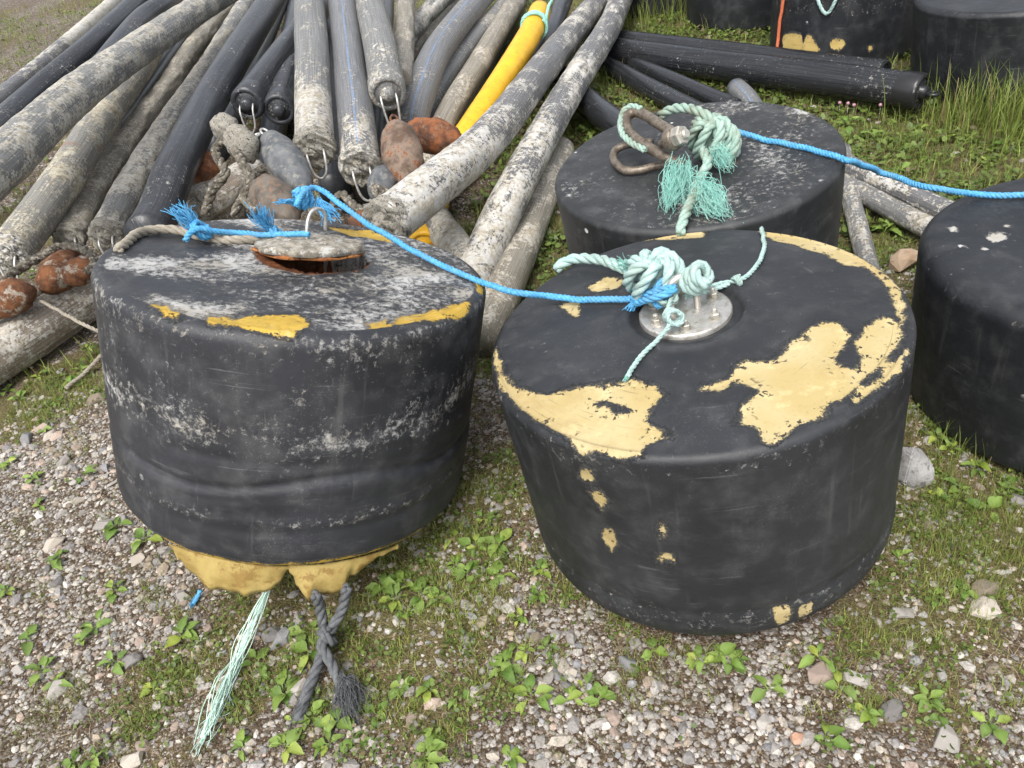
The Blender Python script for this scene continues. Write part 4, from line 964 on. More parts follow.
rope('thin pale rope from the steel plate over the far rim of the peeling drum', [(0.4187,1.437,0.6405), (0.4632,1.462,0.6354), (0.5088,1.473,0.6331), (0.5487,1.473,0.6331), (0.5861,1.492,0.6308), (0.6314,1.544,0.6281), (0.6737,1.623,0.6214), (0.6963,1.689,0.6141), (0.7151,1.751,0.5997)], 0.0058, M['rope_teal'], 'teal ropes',
     knots=[{'pts': ring((0.546,1.465,0.6354), 0.010, 0.010, (0.8, 0.2, 0.1), 10, 2.2, 0.006), 'r': 0.005}, {'pts': [(0.42,1.441,0.6323), (0.4708,1.449,0.6337), (0.5338,1.464,0.6336)], 'r': 0.0055}])
rope('thin teal line hanging from the eye bolt towards the viewer', [(0.3814,1.401,0.67), (0.3595,1.354,0.6622), (0.3519,1.327,0.6452), (0.3291,1.308,0.6315), (0.2888,1.278,0.6243), (0.2564,1.241,0.621), (0.235,1.213,0.6181)], 0.0055, M['rope_teal'], 'teal ropes',
     knots=[{'pts': ring((0.3651,1.351,0.6527), 0.014, 0.018, (0.2, -0.9, 0.3), 12, 3.0, 0.008), 'r': 0.0055}, {'pts': ring((0.3753,1.413,0.6538), 0.012, 0.020, (-0.2, -0.5, 0.6), 12, 2.5, 0.009), 'r': 0.005}],
     frays=[dict(at=(0.239,1.221,0.6189), to=(0.2284,1.203,0.6172), n=18, spread=0.003, r=0.0009, mat=M['fray_teal'], curl=0.002, wide=0.003, seed=8)])

# blue line between the two front drums
rope('bright blue rope strung from the left drum to the peeling drum', [(-0.4901,1.968,0.7907), (-0.4739,2.038,0.7974), (-0.4432,2.084,0.7836), (-0.384,2.019,0.7531), (-0.3205,1.959,0.7149), (-0.2339,1.898,0.6646), (-0.1329,1.804,0.631), (-0.0259,1.708,0.6065),
      (0.0578,1.596,0.6269), (0.1244,1.594,0.6029), (0.1866,1.564,0.6023), (0.2523,1.52,0.6129), (0.3048,1.484,0.6271), (0.3471,1.444,0.6538), (0.3933,1.412,0.6743)], 0.0085, M['rope_blue'], 'blue ropes', lay=0.034, n=3,
     knots=[{'pts': ball((-0.4842,2.048,0.777), 0.022, 0.02, 0.026, 2, 5, 0.2, 60), 'r': 0.008}, {'pts': ring((0.3624,1.432,0.6607), 0.030, 0.013, (0.1, -0.7, 0.6), 14, 2.4, 0.006), 'r': 0.0068},
            {'pts': [(0.3126,1.457,0.6314), (0.3344,1.411,0.6659), (0.3654,1.391,0.6845), (0.3876,1.399,0.6907), (0.3671,1.414,0.6832), (0.3377,1.443,0.6592), (0.3104,1.478,0.6299)], 'r': 0.0085}, {'pts': ring((0.3115,1.473,0.6273), 0.011, 0.010, (1, 0, 0.1), 12, 2.4, 0.006), 'r': 0.006}, {'pts': ring((0.3409,1.457,0.6445), 0.010, 0.012, (1, 0.2, 0.1), 12, 2.4, 0.006), 'r': 0.006}],
     frays=[dict(at=(-0.4487,2.062,0.758), to=(-0.4105,1.988,0.7305), n=70, spread=0.014, r=0.0016, mat=M['rope_blue'], curl=0.006, wide=0.008, seed=2),
            dict(at=(-0.4955,2.014,0.7823), to=(-0.5398,1.993,0.8001), n=50, spread=0.006, r=0.0016, mat=M['rope_blue'], curl=0.003, wide=0.006, seed=3),
            dict(at=(0.3167,1.475,0.6276), to=(0.2983,1.458,0.6171), n=50, spread=0.006, r=0.0013, mat=M['rope_blue'], curl=0.003, wide=0.006, seed=4)])
rope('short blue rope with two frayed ends on the left drum', [(-0.7587,1.842,0.8045), (-0.7387,1.843,0.8228), (-0.715,1.855,0.8239), (-0.6883,1.873,0.8014), (-0.6406,1.907,0.7689), (-0.5701,1.905,0.7535), (-0.5056,1.873,0.7569), (-0.4561,1.863,0.7496)], 0.0085, M['rope_blue'], 'blue ropes', lay=0.034, n=3,
     knots=[{'pts': ring((-0.7287,1.876,0.8075), 0.016, 0.024, (0.9, -0.3, 0.3), 12, 2.0, 0.008), 'r': 0.0075}, {'pts': ring((-0.5605,1.919,0.7477), 0.012, 0.013, (1, 0, 0), 12, 2.0, 0.007), 'r': 0.007}],
     frays=[dict(at=(-0.7324,1.877,0.8189), to=(-0.7635,1.885,0.8746), n=80, spread=0.015, r=0.0017, mat=M['rope_blue'], curl=0.006, wide=0.006, seed=12),
            dict(at=(-0.5647,1.928,0.7471), to=(-0.5784,1.913,0.8184), n=90, spread=0.016, r=0.0017, mat=M['rope_blue'], curl=0.004, wide=0.006, seed=13)])
rope('weathered grey rope along the back edge of the left drum', [(-0.8747,1.732,0.8566), (-0.8731,1.847,0.8358), (-0.855,1.906,0.8198), (-0.8064,1.925,0.8012), (-0.726,1.893,0.7837), (-0.6532,1.887,0.7611), (-0.5942,1.915,0.7352), (-0.5532,2,0.7025)], 0.0125, M['rope_grey'], 'grey ropes')

# shackle drum
mb = MB()
mb.tube(catmull([(0.6181,2.211,0.7062), (0.5953,2.286,0.7088), (0.574,2.376,0.7108), (0.5515,2.444,0.7084), (0.5208,2.442,0.698), (0.5078,2.375,0.6807), (0.525,2.286,0.6704), (0.5655,2.2,0.6569), (0.6097,2.117,0.6437)], 0.008), 0.0165, 14)
sh = empty('shackle', (0.6061,2.42,0.6138)); tag(sh, 'tarnished brown bow shackle with a hex nut on the drum behind', 'shackle')
so_ = np.array(sh.location); mb.build('bow', M['bronze'], sh, origin=so_)
mb = MB(); mb.tube(catmull([(0.6096,2.227,0.6065), (0.5624,2.24,0.6032), (0.5114,2.24,0.5993), (0.4658,2.264,0.5983), (0.4512,2.344,0.6026), (0.4698,2.396,0.613), (0.5161,2.392,0.6265), (0.5769,2.343,0.6403)], 0.008), 0.0130, 12)
mb.build('lower_ring', M['bronze'], sh, origin=so_)
p0 = np.array((0.5801,2.232,0.6485)); p1 = np.array((0.6713,2.245,0.6938)); ad = (p1 - p0) / np.linalg.norm(p1 - p0); pc_ = np.array((0.5946,2.159,0.7135)); ad = np.array([0.50, -0.62, 0.42]); ad /= np.linalg.norm(ad)
mb = MB(); mb.tube([pc_ - ad * 0.05, pc_ + ad * 0.05], 0.0135, 14); mb.build('pin', M['bronze'], sh, origin=so_)
mb = MB(); mb.lathe([(0.0, -0.020), (0.030, -0.020), (0.034, -0.012), (0.034, 0.006), (0.030, 0.014), (0, 0.0141)], pc_, ad, 28); mb.build('boss', M['bronze'], sh, origin=so_)
mb = MB(); mb.lathe([(0.030, 0.014), (0.030, 0.038), (0.026, 0.043), (0, 0.0431)], pc_, ad, 6); mb.lathe([(0.015, 0.04), (0.015, 0.052), (0.012, 0.056), (0, 0.0561)], pc_, ad, 16)
mb.build('hex_nut', M['nut'], sh, origin=so_, smooth=False)
rope('old teal rope lining the bend of the shackle', [(0.5661,2.421,0.7231), (0.5432,2.463,0.7201), (0.5079,2.457,0.7053), (0.4884,2.374,0.6842), (0.4978,2.291,0.6734), (0.5228,2.227,0.6641)], 0.0105, M['rope_teal_old'], 'teal ropes')
bc = (0.7273,2.224,0.6696)
rope('thick old teal rope knotted behind the shackle, tail frayed over the rim', [(0.6869,2.154,0.6653), (0.6791,2.089,0.6485), (0.6471,2.052,0.6323), (0.606,1.984,0.6199), (0.5694,1.909,0.6118), (0.5398,1.855,0.6005), (0.5227,1.824,0.5826)], 0.0145, M['rope_teal_old'], 'teal ropes',
     knots=[{'pts': ball(bc, 0.056, 0.060, 0.055, 3, 7, 1.1, 120), 'r': 0.0145}, {'pts': ball((bc[0] + 0.035, bc[1] - 0.01, bc[2] - 0.02), 0.050, 0.050, 0.045, 2, 5, 0.2, 90), 'r': 0.0145},
            {'pts': [(0.6211,2.408,0.695), (0.6482,2.387,0.7167), (0.6794,2.338,0.7332), (0.708,2.266,0.7391), (0.7358,2.216,0.7203), (0.7373,2.18,0.6897)], 'r': 0.0155}],
     frays=[dict(at=(0.6074,2.131,0.6388), to=(0.5267,1.97,0.5916), n=170, spread=0.013, r=0.0009, mat=M['fray_teal'], curl=0.017, wide=0.026, seed=21, seg=9),
            dict(at=(0.6301,2.006,0.6182), to=(0.6464,1.858,0.5967), n=170, spread=0.016, r=0.0009, mat=M['fray_teal'], curl=0.020, wide=0.024, seed=22, seg=9),
            dict(at=(0.6177,2.063,0.6333), to=(0.5816,1.902,0.5945), n=34, spread=0.030, r=0.0009, mat=M['fray_teal'], curl=0.034, wide=0.022, seed=24, seg=10),
            dict(at=(0.729,2.152,0.6584), to=(0.7367,2.099,0.628), n=90, spread=0.014, r=0.0009, mat=M['fray_teal'], curl=0.014, wide=0.02, seed=23, seg=9)])
rope('bright blue rope from the shackle knot to the right edge drum', [(0.7638,2.319,0.6741), (0.8233,2.321,0.6436), (0.8979,2.258,0.6271), (0.9781,2.144,0.6261), (1.041,2.026,0.6288), (1.062,1.995,0.6248), (1.24,2.137,0.5015), (1.27,2.019,0.5128), (1.3,1.917,0.5289), (1.411,1.918,0.4924), (1.518,1.862,0.4942), (1.671,1.814,0.5015)], 0.0095, M['rope_blue'], 'blue ropes', lay=0.036, n=3,
     frays=[dict(at=(0.749,2.212,0.651), to=(0.8156,2.224,0.6413), n=60, spread=0.006, r=0.0015, mat=M['rope_blue'], curl=0.002, wide=0.005, seed=31)])

# ropes under the left drum
mb = MB(); pts = [(-0.6697,1.218,0.16), (-0.7096,1.224,0.09), (-0.7465,1.218,0.04), (-0.7768,1.15,0.022), (-0.7976,1.068,0.018), (-0.8181,0.9994,0.016), (-0.8273,0.9438,0.016)]
o, b_ = rope('pale green unlaid rope trailing from under the left drum', pts, 0.006, M['fray_green'], 'ropes under the left drum',
     frays=[dict(at=(-0.6697,1.218,0.16), to=(-0.794,1.063,0.025), n=14, spread=0.003, r=0.0014, mat=M['fray_green'], curl=0.010, wide=0.005, seed=41, seg=12),
            dict(at=(-0.7778,1.152,0.02), to=(-0.8408,0.9252,0.012), n=20, spread=0.005, r=0.0016, mat=M['fray_green'], curl=0.014, wide=0.005, seed=42, seg=12),
            dict(at=(-0.7941,1.079,0.02), to=(-0.821,0.9285,0.012), n=14, spread=0.004, r=0.0016, mat=M['fray_green'], curl=0.012, wide=0.005, seed=43, seg=12)])
rope('dark grey rope end hanging down left, crossed by its twin', [(-0.5439,1.172,0.17), (-0.5608,1.175,0.09), (-0.5592,1.148,0.045), (-0.5662,1.095,0.03), (-0.5847,1.038,0.022), (-0.6014,0.9829,0.018), (-0.6118,0.9473,0.016)], 0.0135, M['rope_dark'], 'ropes under the left drum',
     frays=[dict(at=(-0.6014,0.9829,0.018), to=(-0.62,0.9424,0.01), n=50, spread=0.008, r=0.0014, mat=M['rope_dark'], curl=0.005, wide=0.008, seed=51)])
rope('dark grey rope end with a fluffy frayed tip', [(-0.4713,1.168,0.17), (-0.5029,1.168,0.1), (-0.5312,1.137,0.07), (-0.555,1.103,0.062), (-0.5375,1.067,0.045), (-0.5181,1.032,0.028), (-0.5001,0.9953,0.024)], 0.0135, M['rope_dark'], 'ropes under the left drum',
     knots=[{'pts': ring((-0.549,1.123,0.055), 0.018, 0.020, (0.8, 0.5, 0.2), 12, 1.3, 0.01), 'r': 0.012}],
     frays=[dict(at=(-0.5083,1.021,0.026), to=(-0.486,0.9492,0.014), n=320, spread=0.020, r=0.0010, mat=M['rope_dark'], curl=0.010, wide=0.010, seed=52, seg=8)])
rope('scrap of blue frayed rope on the gravel under the yellow flap', [(-0.9176,1.361,0.03), (-0.9318,1.349,0.015), (-0.9416,1.335,0.01)], 0.006, M['rope_blue'], 'ropes under the left drum',
     frays=[dict(at=(-0.9322,1.358,0.012), to=(-0.947,1.331,0.008), n=40, spread=0.006, r=0.0012, mat=M['rope_blue'], curl=0.003, wide=0.005, seed=53)])
# grey twine over the log
rope('weathered grey twine laid over the crusted log', [(-2.015,2.712,0.23), (-1.933,2.721,0.24), (-1.857,2.793,0.25), (-1.802,2.868,0.255), (-1.749,2.922,0.26), (-1.7,2.972,0.26)], 0.0085, M['rope_grey'], 'grey ropes')
rope('grey twine end running off the log behind the left drum', [(-1.865,2.784,0.252), (-1.8,2.789,0.255), (-1.703,2.704,0.25), (-1.621,2.636,0.23), (-1.544,2.603,0.18), (-1.501,2.592,0.14)], 0.0075, M['rope_grey'], 'grey ropes')
rope('grey rope bit lying on the moss beside the left drum', [(-1.586,2.649,0.05), (-1.626,2.593,0.03), (-1.662,2.543,0.02), (-1.7,2.489,0.016)], 0.0085, M['rope_grey'], 'grey ropes')
# tie on the yellow pipe
rope('teal and green rope tied round the end of the yellow pipe', ring(np.array((0.5276,5.134,0.37)) + 0, 0.080, 0.080, (0.16, 0.97, 0.1), 20, 2.2, 0.03) + [(0.6455,5.273,0.44), (0.7392,5.529,0.46), (0.8162,5.749,0.47)], 0.010, M['fray_teal'], 'teal ropes')
# ropes on the far drums
rope('orange rope hanging down the far yellow-patched drum', [(1.984,4.761,0.4471), (1.982,4.778,0.3356), (1.979,4.787,0.2672), (1.98,4.802,0.1724), (1.981,4.802,0.0784)], 0.010, M['rope_orange'], 'far ropes')
rope('pale teal loop of rope hanging on the far yellow-patched drum', [(2.073,4.572,0.4765), (2.095,4.549,0.3943), (2.12,4.524,0.3375), (2.142,4.505,0.3272), (2.164,4.489,0.3741), (2.188,4.47,0.4661)], 0.010, M['rope_teal'], 'far ropes')
rope('blue strap end dangling between the far drums', [(1.883,6.051,0.249), (1.858,5.989,0.17), (1.839,5.95,0.1195), (1.809,6.021,0.0479)], 0.016, M['rope_blue'], 'far ropes')

# growth-covered old ropes slumped among the pipe ends
rope('slumped growth-covered rope between the black pipe and the floats', [(-1.109,2.997,0.4004), (-1.085,3.103,0.4548), (-1.007,3.093,0.5233), (-1.066,3.248,0.5596), (-0.9992,3.272,0.5908), (-0.9189,3.065,0.5692), (-0.8695,2.967,0.5245), (-0.8977,2.878,0.4924), (-0.8405,2.787,0.4565)], 0.020, M['rope_growth'], 'growth-covered ropes')
rope('growth-covered rope draped over the barnacled log end', [(-0.9571,2.836,0.4386), (-0.9157,2.87,0.4825), (-0.8289,2.871,0.4829), (-0.8682,3.014,0.5044), (-0.8271,3.083,0.5114), (-0.6897,2.834,0.4356), (-0.5614,2.705,0.4335)], 0.018, M['rope_growth'], 'growth-covered ropes')
rope('growth-covered rope bunched under the striped pipe end', [(-0.5501,2.718,0.4499), (-0.5129,2.794,0.466), (-0.4737,2.719,0.4513), (-0.4197,2.648,0.4415), (-0.3741,2.765,0.4284), (-0.4031,2.844,0.4486), (-0.3264,2.769,0.4339)], 0.017, M['rope_growth'], 'growth-covered ropes')
rope('growth-covered rope bunched beside the rusty floats at the left', [(-1.885,2.835,0.3561), (-1.85,2.955,0.3467), (-1.808,3.015,0.3431), (-1.773,3.077,0.3412), (-1.667,3.01,0.3367), (-1.559,2.879,0.3306), (-1.571,2.811,0.3251)], 0.019, M['rope_growth'], 'growth-covered ropes')
# the coil of the same dark rope that the tipped drum stands on
cp = []
for k in range(6):
    rr_ = 0.125 - 0.004 * k
    for i in range(16):
        t = 2 * math.pi * i / 16
        cp.append((-0.78 + rr_ * math.cos(t) + 0.004 * math.sin(k * 2.1), 1.62 + rr_ * math.sin(t), 0.018 + 0.0265 * (k + i / 16)))
rope('coil of dark grey rope under the tipped left drum', cp, 0.0135, M['rope_dark'], 'ropes under the left drum')

# ------------------------------------------------------------------ gravel
PHI = (1 + 5 ** 0.5) / 2
ICO_V = np.array([(-1, PHI, 0), (1, PHI, 0), (-1, -PHI, 0), (1, -PHI, 0), (0, -1, PHI), (0, 1, PHI), (0, -1, -PHI), (0, 1, -PHI), (PHI, 0, -1), (PHI, 0, 1), (-PHI, 0, -1), (-PHI, 0, 1)]) / math.sqrt(1 + PHI * PHI)
ICO_F = np.array([(0, 11, 5), (0, 5, 1), (0, 1, 7), (0, 7, 10), (0, 10, 11), (1, 5, 9), (5, 11, 4), (11, 10, 2), (10, 7, 6), (7, 1, 8), (3, 9, 4), (3, 4, 2), (3, 2, 6), (3, 6, 8), (3, 8, 9), (4, 9, 5), (2, 4, 11), (6, 2, 10), (8, 6, 7), (9, 8, 1)])

def rand_rot(g, n):
    q = g.normal(size=(n, 4)); q /= np.linalg.norm(q, axis=1)[:, None]
    w, x, y, z = q.T
    return np.stack([np.stack([1 - 2 * (y * y + z * z), 2 * (x * y - z * w), 2 * (x * z + y * w)], 1),
                     np.stack([2 * (x * y + z * w), 1 - 2 * (x * x + z * z), 2 * (y * z - x * w)], 1),
                     np.stack([2 * (x * z - y * w), 2 * (y * z + x * w), 1 - 2 * (x * x + y * y)], 1)], 1)

def clear(x, y, pad=0.0):
    ok = np.ones(len(x), bool)
    for cx, cy, r in FOOT: ok &= (x - cx) ** 2 + (y - cy) ** 2 > (r + pad) ** 2
    return ok
# the tipped drum stands only on its far lower edge: ground under its near side is open
FOOT[1] = (-0.55, 1.80, 0.30)

STONE_COL = np.array([(0.40, 0.39, 0.38), (0.33, 0.325, 0.33), (0.46, 0.43, 0.39), (0.42, 0.345, 0.305), (0.26, 0.255, 0.26), (0.54, 0.53, 0.51), (0.36, 0.31, 0.25), (0.29, 0.30, 0.325)])
def stone_cols(g, n):
    c = STONE_COL[g.choice(len(STONE_COL), n, p=[.22, .16, .2, .1, .08, .1, .08, .06])]
    return np.clip(c * g.uniform(0.60, 1.12, (n, 1)) * np.array((1.0, 0.95, 0.885)), 0, 0.75)

def scatter(g, n, xr, yr, dens):
    x = g.uniform(*xr, n); y = g.uniform(*yr, n)
    k = g.uniform(size=n) < dens(x, y)
    x, y = x[k], y[k]
    k = clear(x, y)
    return x[k], y[k]

g = np.random.default_rng(5)
X, Y, SZ = [], [], []
def stone_d(x, y):
    return np.clip(1.20 - 0.95 * veg(x, y), 0.52, 1) * np.clip(0.28 + 1.7 * (fbm(x * 7, y * 7, 77, 4) - 0.30), 0.15, 1)
x, y = scatter(g, 56000, (-1.9, 1.6), (0.45, 2.5), stone_d); X.append(x); Y.append(y); SZ.append(np.clip(g.lognormal(math.log(0.0043), 0.42, len(x)), 0.0022, 0.010))
x, y = scatter(g, 11500, (-1.9, 1.7), (0.45, 2.5), stone_d); X.append(x); Y.append(y); SZ.append(np.clip(g.lognormal(math.log(0.0092), 0.36, len(x)), 0.005, 0.021))
x, y = scatter(g, 6000, (-4.5, 3.2), (2.5, 7.0), stone_d); X.append(x); Y.append(y); SZ.append(g.uniform(0.007, 0.018, len(x)))
X, Y, SZ = map(np.concatenate, (X, Y, SZ)); N_ = len(X)
sc = np.stack([SZ * g.uniform(0.8, 1.35, N_), SZ * g.uniform(0.7, 1.0, N_), SZ * g.uniform(0.5, 0.8, N_)], 1)
vv = ICO_V[None] * (1 + g.uniform(-0.28, 0.22, (N_, 12, 1)))
R_ = rand_rot(g, N_)
az = g.uniform(0, 2 * math.pi, N_); Rz = np.zeros((N_, 3, 3)); Rz[:, 0, 0] = np.cos(az); Rz[:, 0, 1] = -np.sin(az); Rz[:, 1, 0] = np.sin(az); Rz[:, 1, 1] = np.cos(az); Rz[:, 2, 2] = 1
vv = np.einsum('nij,nvj->nvi', R_, vv) * sc[:, None]
vv = np.einsum('nij,nvj->nvi', Rz, vv)
vv += np.stack([X, Y, gz(X, Y) + SZ * 0.02], 1)[:, None]
F_ = (ICO_F[None] + (np.arange(N_) * 12)[:, None, None]).reshape(-1, 3)
me = mesh_np('gravel', vv.reshape(-1, 3), [F_], False, cols=np.repeat(stone_cols(g, N_), 12, 0))
gravel = link('gravel', me, M['stone']); tag(gravel, 'loose pale grey and pinkish gravel over brown soil', 'gravel', kind='stuff')

# larger stones: each a piece of the ground
import bmesh
def hull_stone(seed, pts=16):
    gg = np.random.default_rng(seed); bm = bmesh.new()
    P = gg.normal(size=(pts, 3)); P /= np.linalg.norm(P, axis=1)[:, None]; P *= gg.uniform(0.8, 1.08, (pts, 1)); P *= [1.25, 0.9, 0.62]
    for p in P: bm.verts.new(p)
    bmesh.ops.convex_hull(bm, input=list(bm.verts))
    for v_ in [v_ for v_ in bm.verts if not v_.link_faces]: bm.verts.remove(v_)
    bmesh.ops.bevel(bm, geom=list(bm.edges), offset=0.07, segments=1, affect='EDGES', clamp_overlap=True)
    me = bpy.data.meshes.new('stone'); bm.to_mesh(me); bm.free()
    col = stone_cols(gg, 1)[0]; at = me.attributes.new('col', 'FLOAT_COLOR', 'POINT')
    at.data.foreach_set('color', np.tile(np.append(col, 1), len(me.vertices)).astype(np.float32))
    me.materials.append(M['stone']); return me
SM = [hull_stone(300 + k) for k in range(36)]
x, y = scatter(g, 700, (-1.8, 1.35), (0.5, 2.3), stone_d)
for k in range(min(278, len(x))):
    s = min(0.030, max(0.012, g.lognormal(math.log(0.0155), 0.28)))
    o = link('stone', SM[k % 36], None, ground); o.location = (x[k], y[k], float(gz(x[k], y[k])) + s * 0.08); o.scale = (s, s, s)
    o.rotation_euler = (g.uniform(-0.3, 0.3), g.uniform(-0.3, 0.3), g.uniform(0, 6.28))
for (p, s, rz, k) in (((-0.7975,1.083,0), .030, .3, 3), ((-0.6879,1.181,0), .030, .9, 5), ((-0.6474,1.229,0), .026, 1.9, 8), ((-1.076,1.194,0), .03, .2, 11), ((-1.252,1.15,0), .028, .8, 14), ((-1.003,0.9321,0), .030, .1, 17), ((-1.723,2.265,0), .03, .4, 20), ((-1.748,2.217,0), .032, 2.2, 2),
                      ((-1.55,2.38,0), .036, .1, 9), ((-1.55,2.051,0), .03, 1.2, 21), ((-1.304,1.708,0), .030, .6, 25), ((-1.442,1.66,-0), .034, .5, 4), ((0.6593,0.7418,0), .028, .6, 6), ((0.6154,0.8225,0), .028, 2.4, 15), ((0.5496,0.8469,0), .03, .3, 19), ((0.724,0.6669,0), .03, .9, 23),
                      ((0.964,0.9295,0), .032, .2, 27), ((-0.5076,0.973,0), .030, .3, 30), ((-0.6196,1.032,0), .026, .8, 33), ((0.9906,0.9733,0), .036, .7, 31), ((-0.4454,0.9987,0), .02, .2, 1)):
    o = link('stone', SM[k], None, ground); o.location = (p[0], p[1], float(gz(p[0], p[1])) + s * 0.15); o.scale = (s, s, s); o.rotation_euler = (0.1, -0.15, rz)

def rock(label, p, s, mat, seed, rot=0.0):
    bm = bmesh.new(); gg = np.random.default_rng(seed)
    P = gg.normal(size=(22, 3)); P /= np.linalg.norm(P, axis=1)[:, None]; P *= gg.uniform(0.82, 1.06, (22, 1))
    for q_ in P: bm.verts.new(q_ * np.array(s))
    bmesh.ops.convex_hull(bm, input=list(bm.verts))
    for v_ in [v_ for v_ in bm.verts if not v_.link_faces]: bm.verts.remove(v_)
    bmesh.ops.bevel(bm, geom=list(bm.edges), offset=min(s) * 0.10, segments=2, affect='EDGES', clamp_overlap=True)
    me = bpy.data.meshes.new('rock'); bm.to_mesh(me); bm.free()
    o = link('rock', me, mat); o.location = (p[0], p[1], float(gz(p[0], p[1])) + s[2] * 0.45); o.rotation_euler[2] = rot
    return tag(o, label, 'rock')
rock('grey rock wedged behind the lower right of the peeling drum', (1.005,1.343,0), (0.05, 0.07, 0.07), M['rock'], 4, 0.3)
rock('tan rock in the grass left of the right edge drum', (1.516,2.338,0), (0.075, 0.05, 0.05), M['rock_tan'], 6, 0.2)
rock('reddish stone at the bottom right of the gravel', (0.4487,0.7242,0), (0.017, 0.015, 0.013), M['rock_red'], 8, 0.2)

# ------------------------------------------------------------------ grass, clover, moss
def blades(name, label, g, X, Y, H, Wd, lean, cols, mat, flat=False, segs=2):
    n_ = len(X); a = g.uniform(0, 2 * math.pi, n_); d = np.stack([np.cos(a), np.sin(a), np.zeros(n_)], 1)
    sd_ = np.stack([-np.sin(a), np.cos(a), np.zeros(n_)], 1)
    L = lean * g.uniform(0.3, 1.2, n_)
    base = np.stack([X, Y, gz(X, Y) - 0.002], 1)
    rows = []
    for i in range(segs + 1):
        f = i / segs
        c = base + d * (H * L * f * f)[:, None] + np.array([0, 0, 1.0]) * (H * (f - 0.25 * L * f * f if not flat else 0.12 * math.sin(f * 3.0)))[:, None] + (d * (H * f)[:, None] if flat else 0)
        w = Wd * (1 - 0.75 * f) * 0.5
        if i < segs: rows += [c - sd_ * w[:, None], c + sd_ * w[:, None]]
        else: rows += [c]
    k = 2 * segs + 1
    V = np.stack(rows, 1).reshape(-1, 3); o_ = (np.arange(n_) * k)[:, None]
    f4 = np.vstack([o_ + np.array([[2 * i, 2 * i + 1, 2 * i + 3, 2 * i + 2]]) for i in range(segs - 1)]) if segs > 1 else []
    f3 = o_ + np.array([[2 * segs - 2, 2 * segs - 1, 2 * segs]])
    me = mesh_np(name, V, [f4, f3], True, cols=np.repeat(cols, k, 0))
    return tag(link(name, me, mat), label, 'grass', kind='stuff')
def green(g, n, a=(0.12, 0.17, 0.028), b=(0.31, 0.36, 0.085), dry=0.2):
    t = g.uniform(size=(n, 1)); c = np.array(a) * (1 - t) + np.array(b) * t
    d = (g.uniform(size=n) < dry)[:, None]
    return np.where(d, np.array((0.26, 0.20, 0.09)) * g.uniform(0.6, 1.1, (n, 1)), c)
g = np.random.default_rng(9)
def clump(x, y, s): return np.clip((fbm(x * 16, y * 16, s, 3) - 0.42) * 5, 0.04, 1)
x, y = scatter(g, 260000, (-1.9, 1.7), (0.45, 2.6), lambda x, y: np.clip(veg(x, y) * 1.25 - 0.16, 0.05, 1) ** 1.3 * clump(x, y, 61))
x2, y2 = scatter(g, 260000, (-7.0, 3.4), (2.6, 13), lambda x, y: np.clip(veg(x, y) * 1.2 - 0.15, 0.02, 1) * clump(x, y, 62))
x = np.concatenate([x, x2]); y = np.concatenate([y, y2]); n_ = len(x)
blades('grass', 'short green grass between the gravel and drums', g, x, y, np.where(y > 2.6, g.uniform(0.03, 0.09, n_), g.uniform(0.010, 0.038, n_)), np.where(y > 2.6, g.uniform(0.003, 0.006, n_), g.uniform(0.0013, 0.003, n_)), 0.8, green(g, n_), M['blade'])
x, y = scatter(g, 60000, (-1.9, 1.7), (0.45, 2.6), lambda x, y: np.clip(veg(x, y), 0.15, 0.8) * 0.7)
x2, y2 = scatter(g, 56000, (-7.0, 3.4), (2.6, 13.0), lambda x, y: 0.6 + 0 * x)
x = np.concatenate([x, x2]); y = np.concatenate([y, y2]); n_ = len(x)
t = g.uniform(size=(n_, 1))
blades('dry_grass', 'dead straw and dry stalks lying on the soil', g, x, y, g.uniform(0.012, 0.05, n_), g.uniform(0.001, 0.0022, n_) * np.where(y > 2.6, 2.2, 1), 0.4, np.array((0.14, 0.09, 0.045)) * (1 - t) + np.array((0.44, 0.37, 0.24)) * t, M['blade'], True)
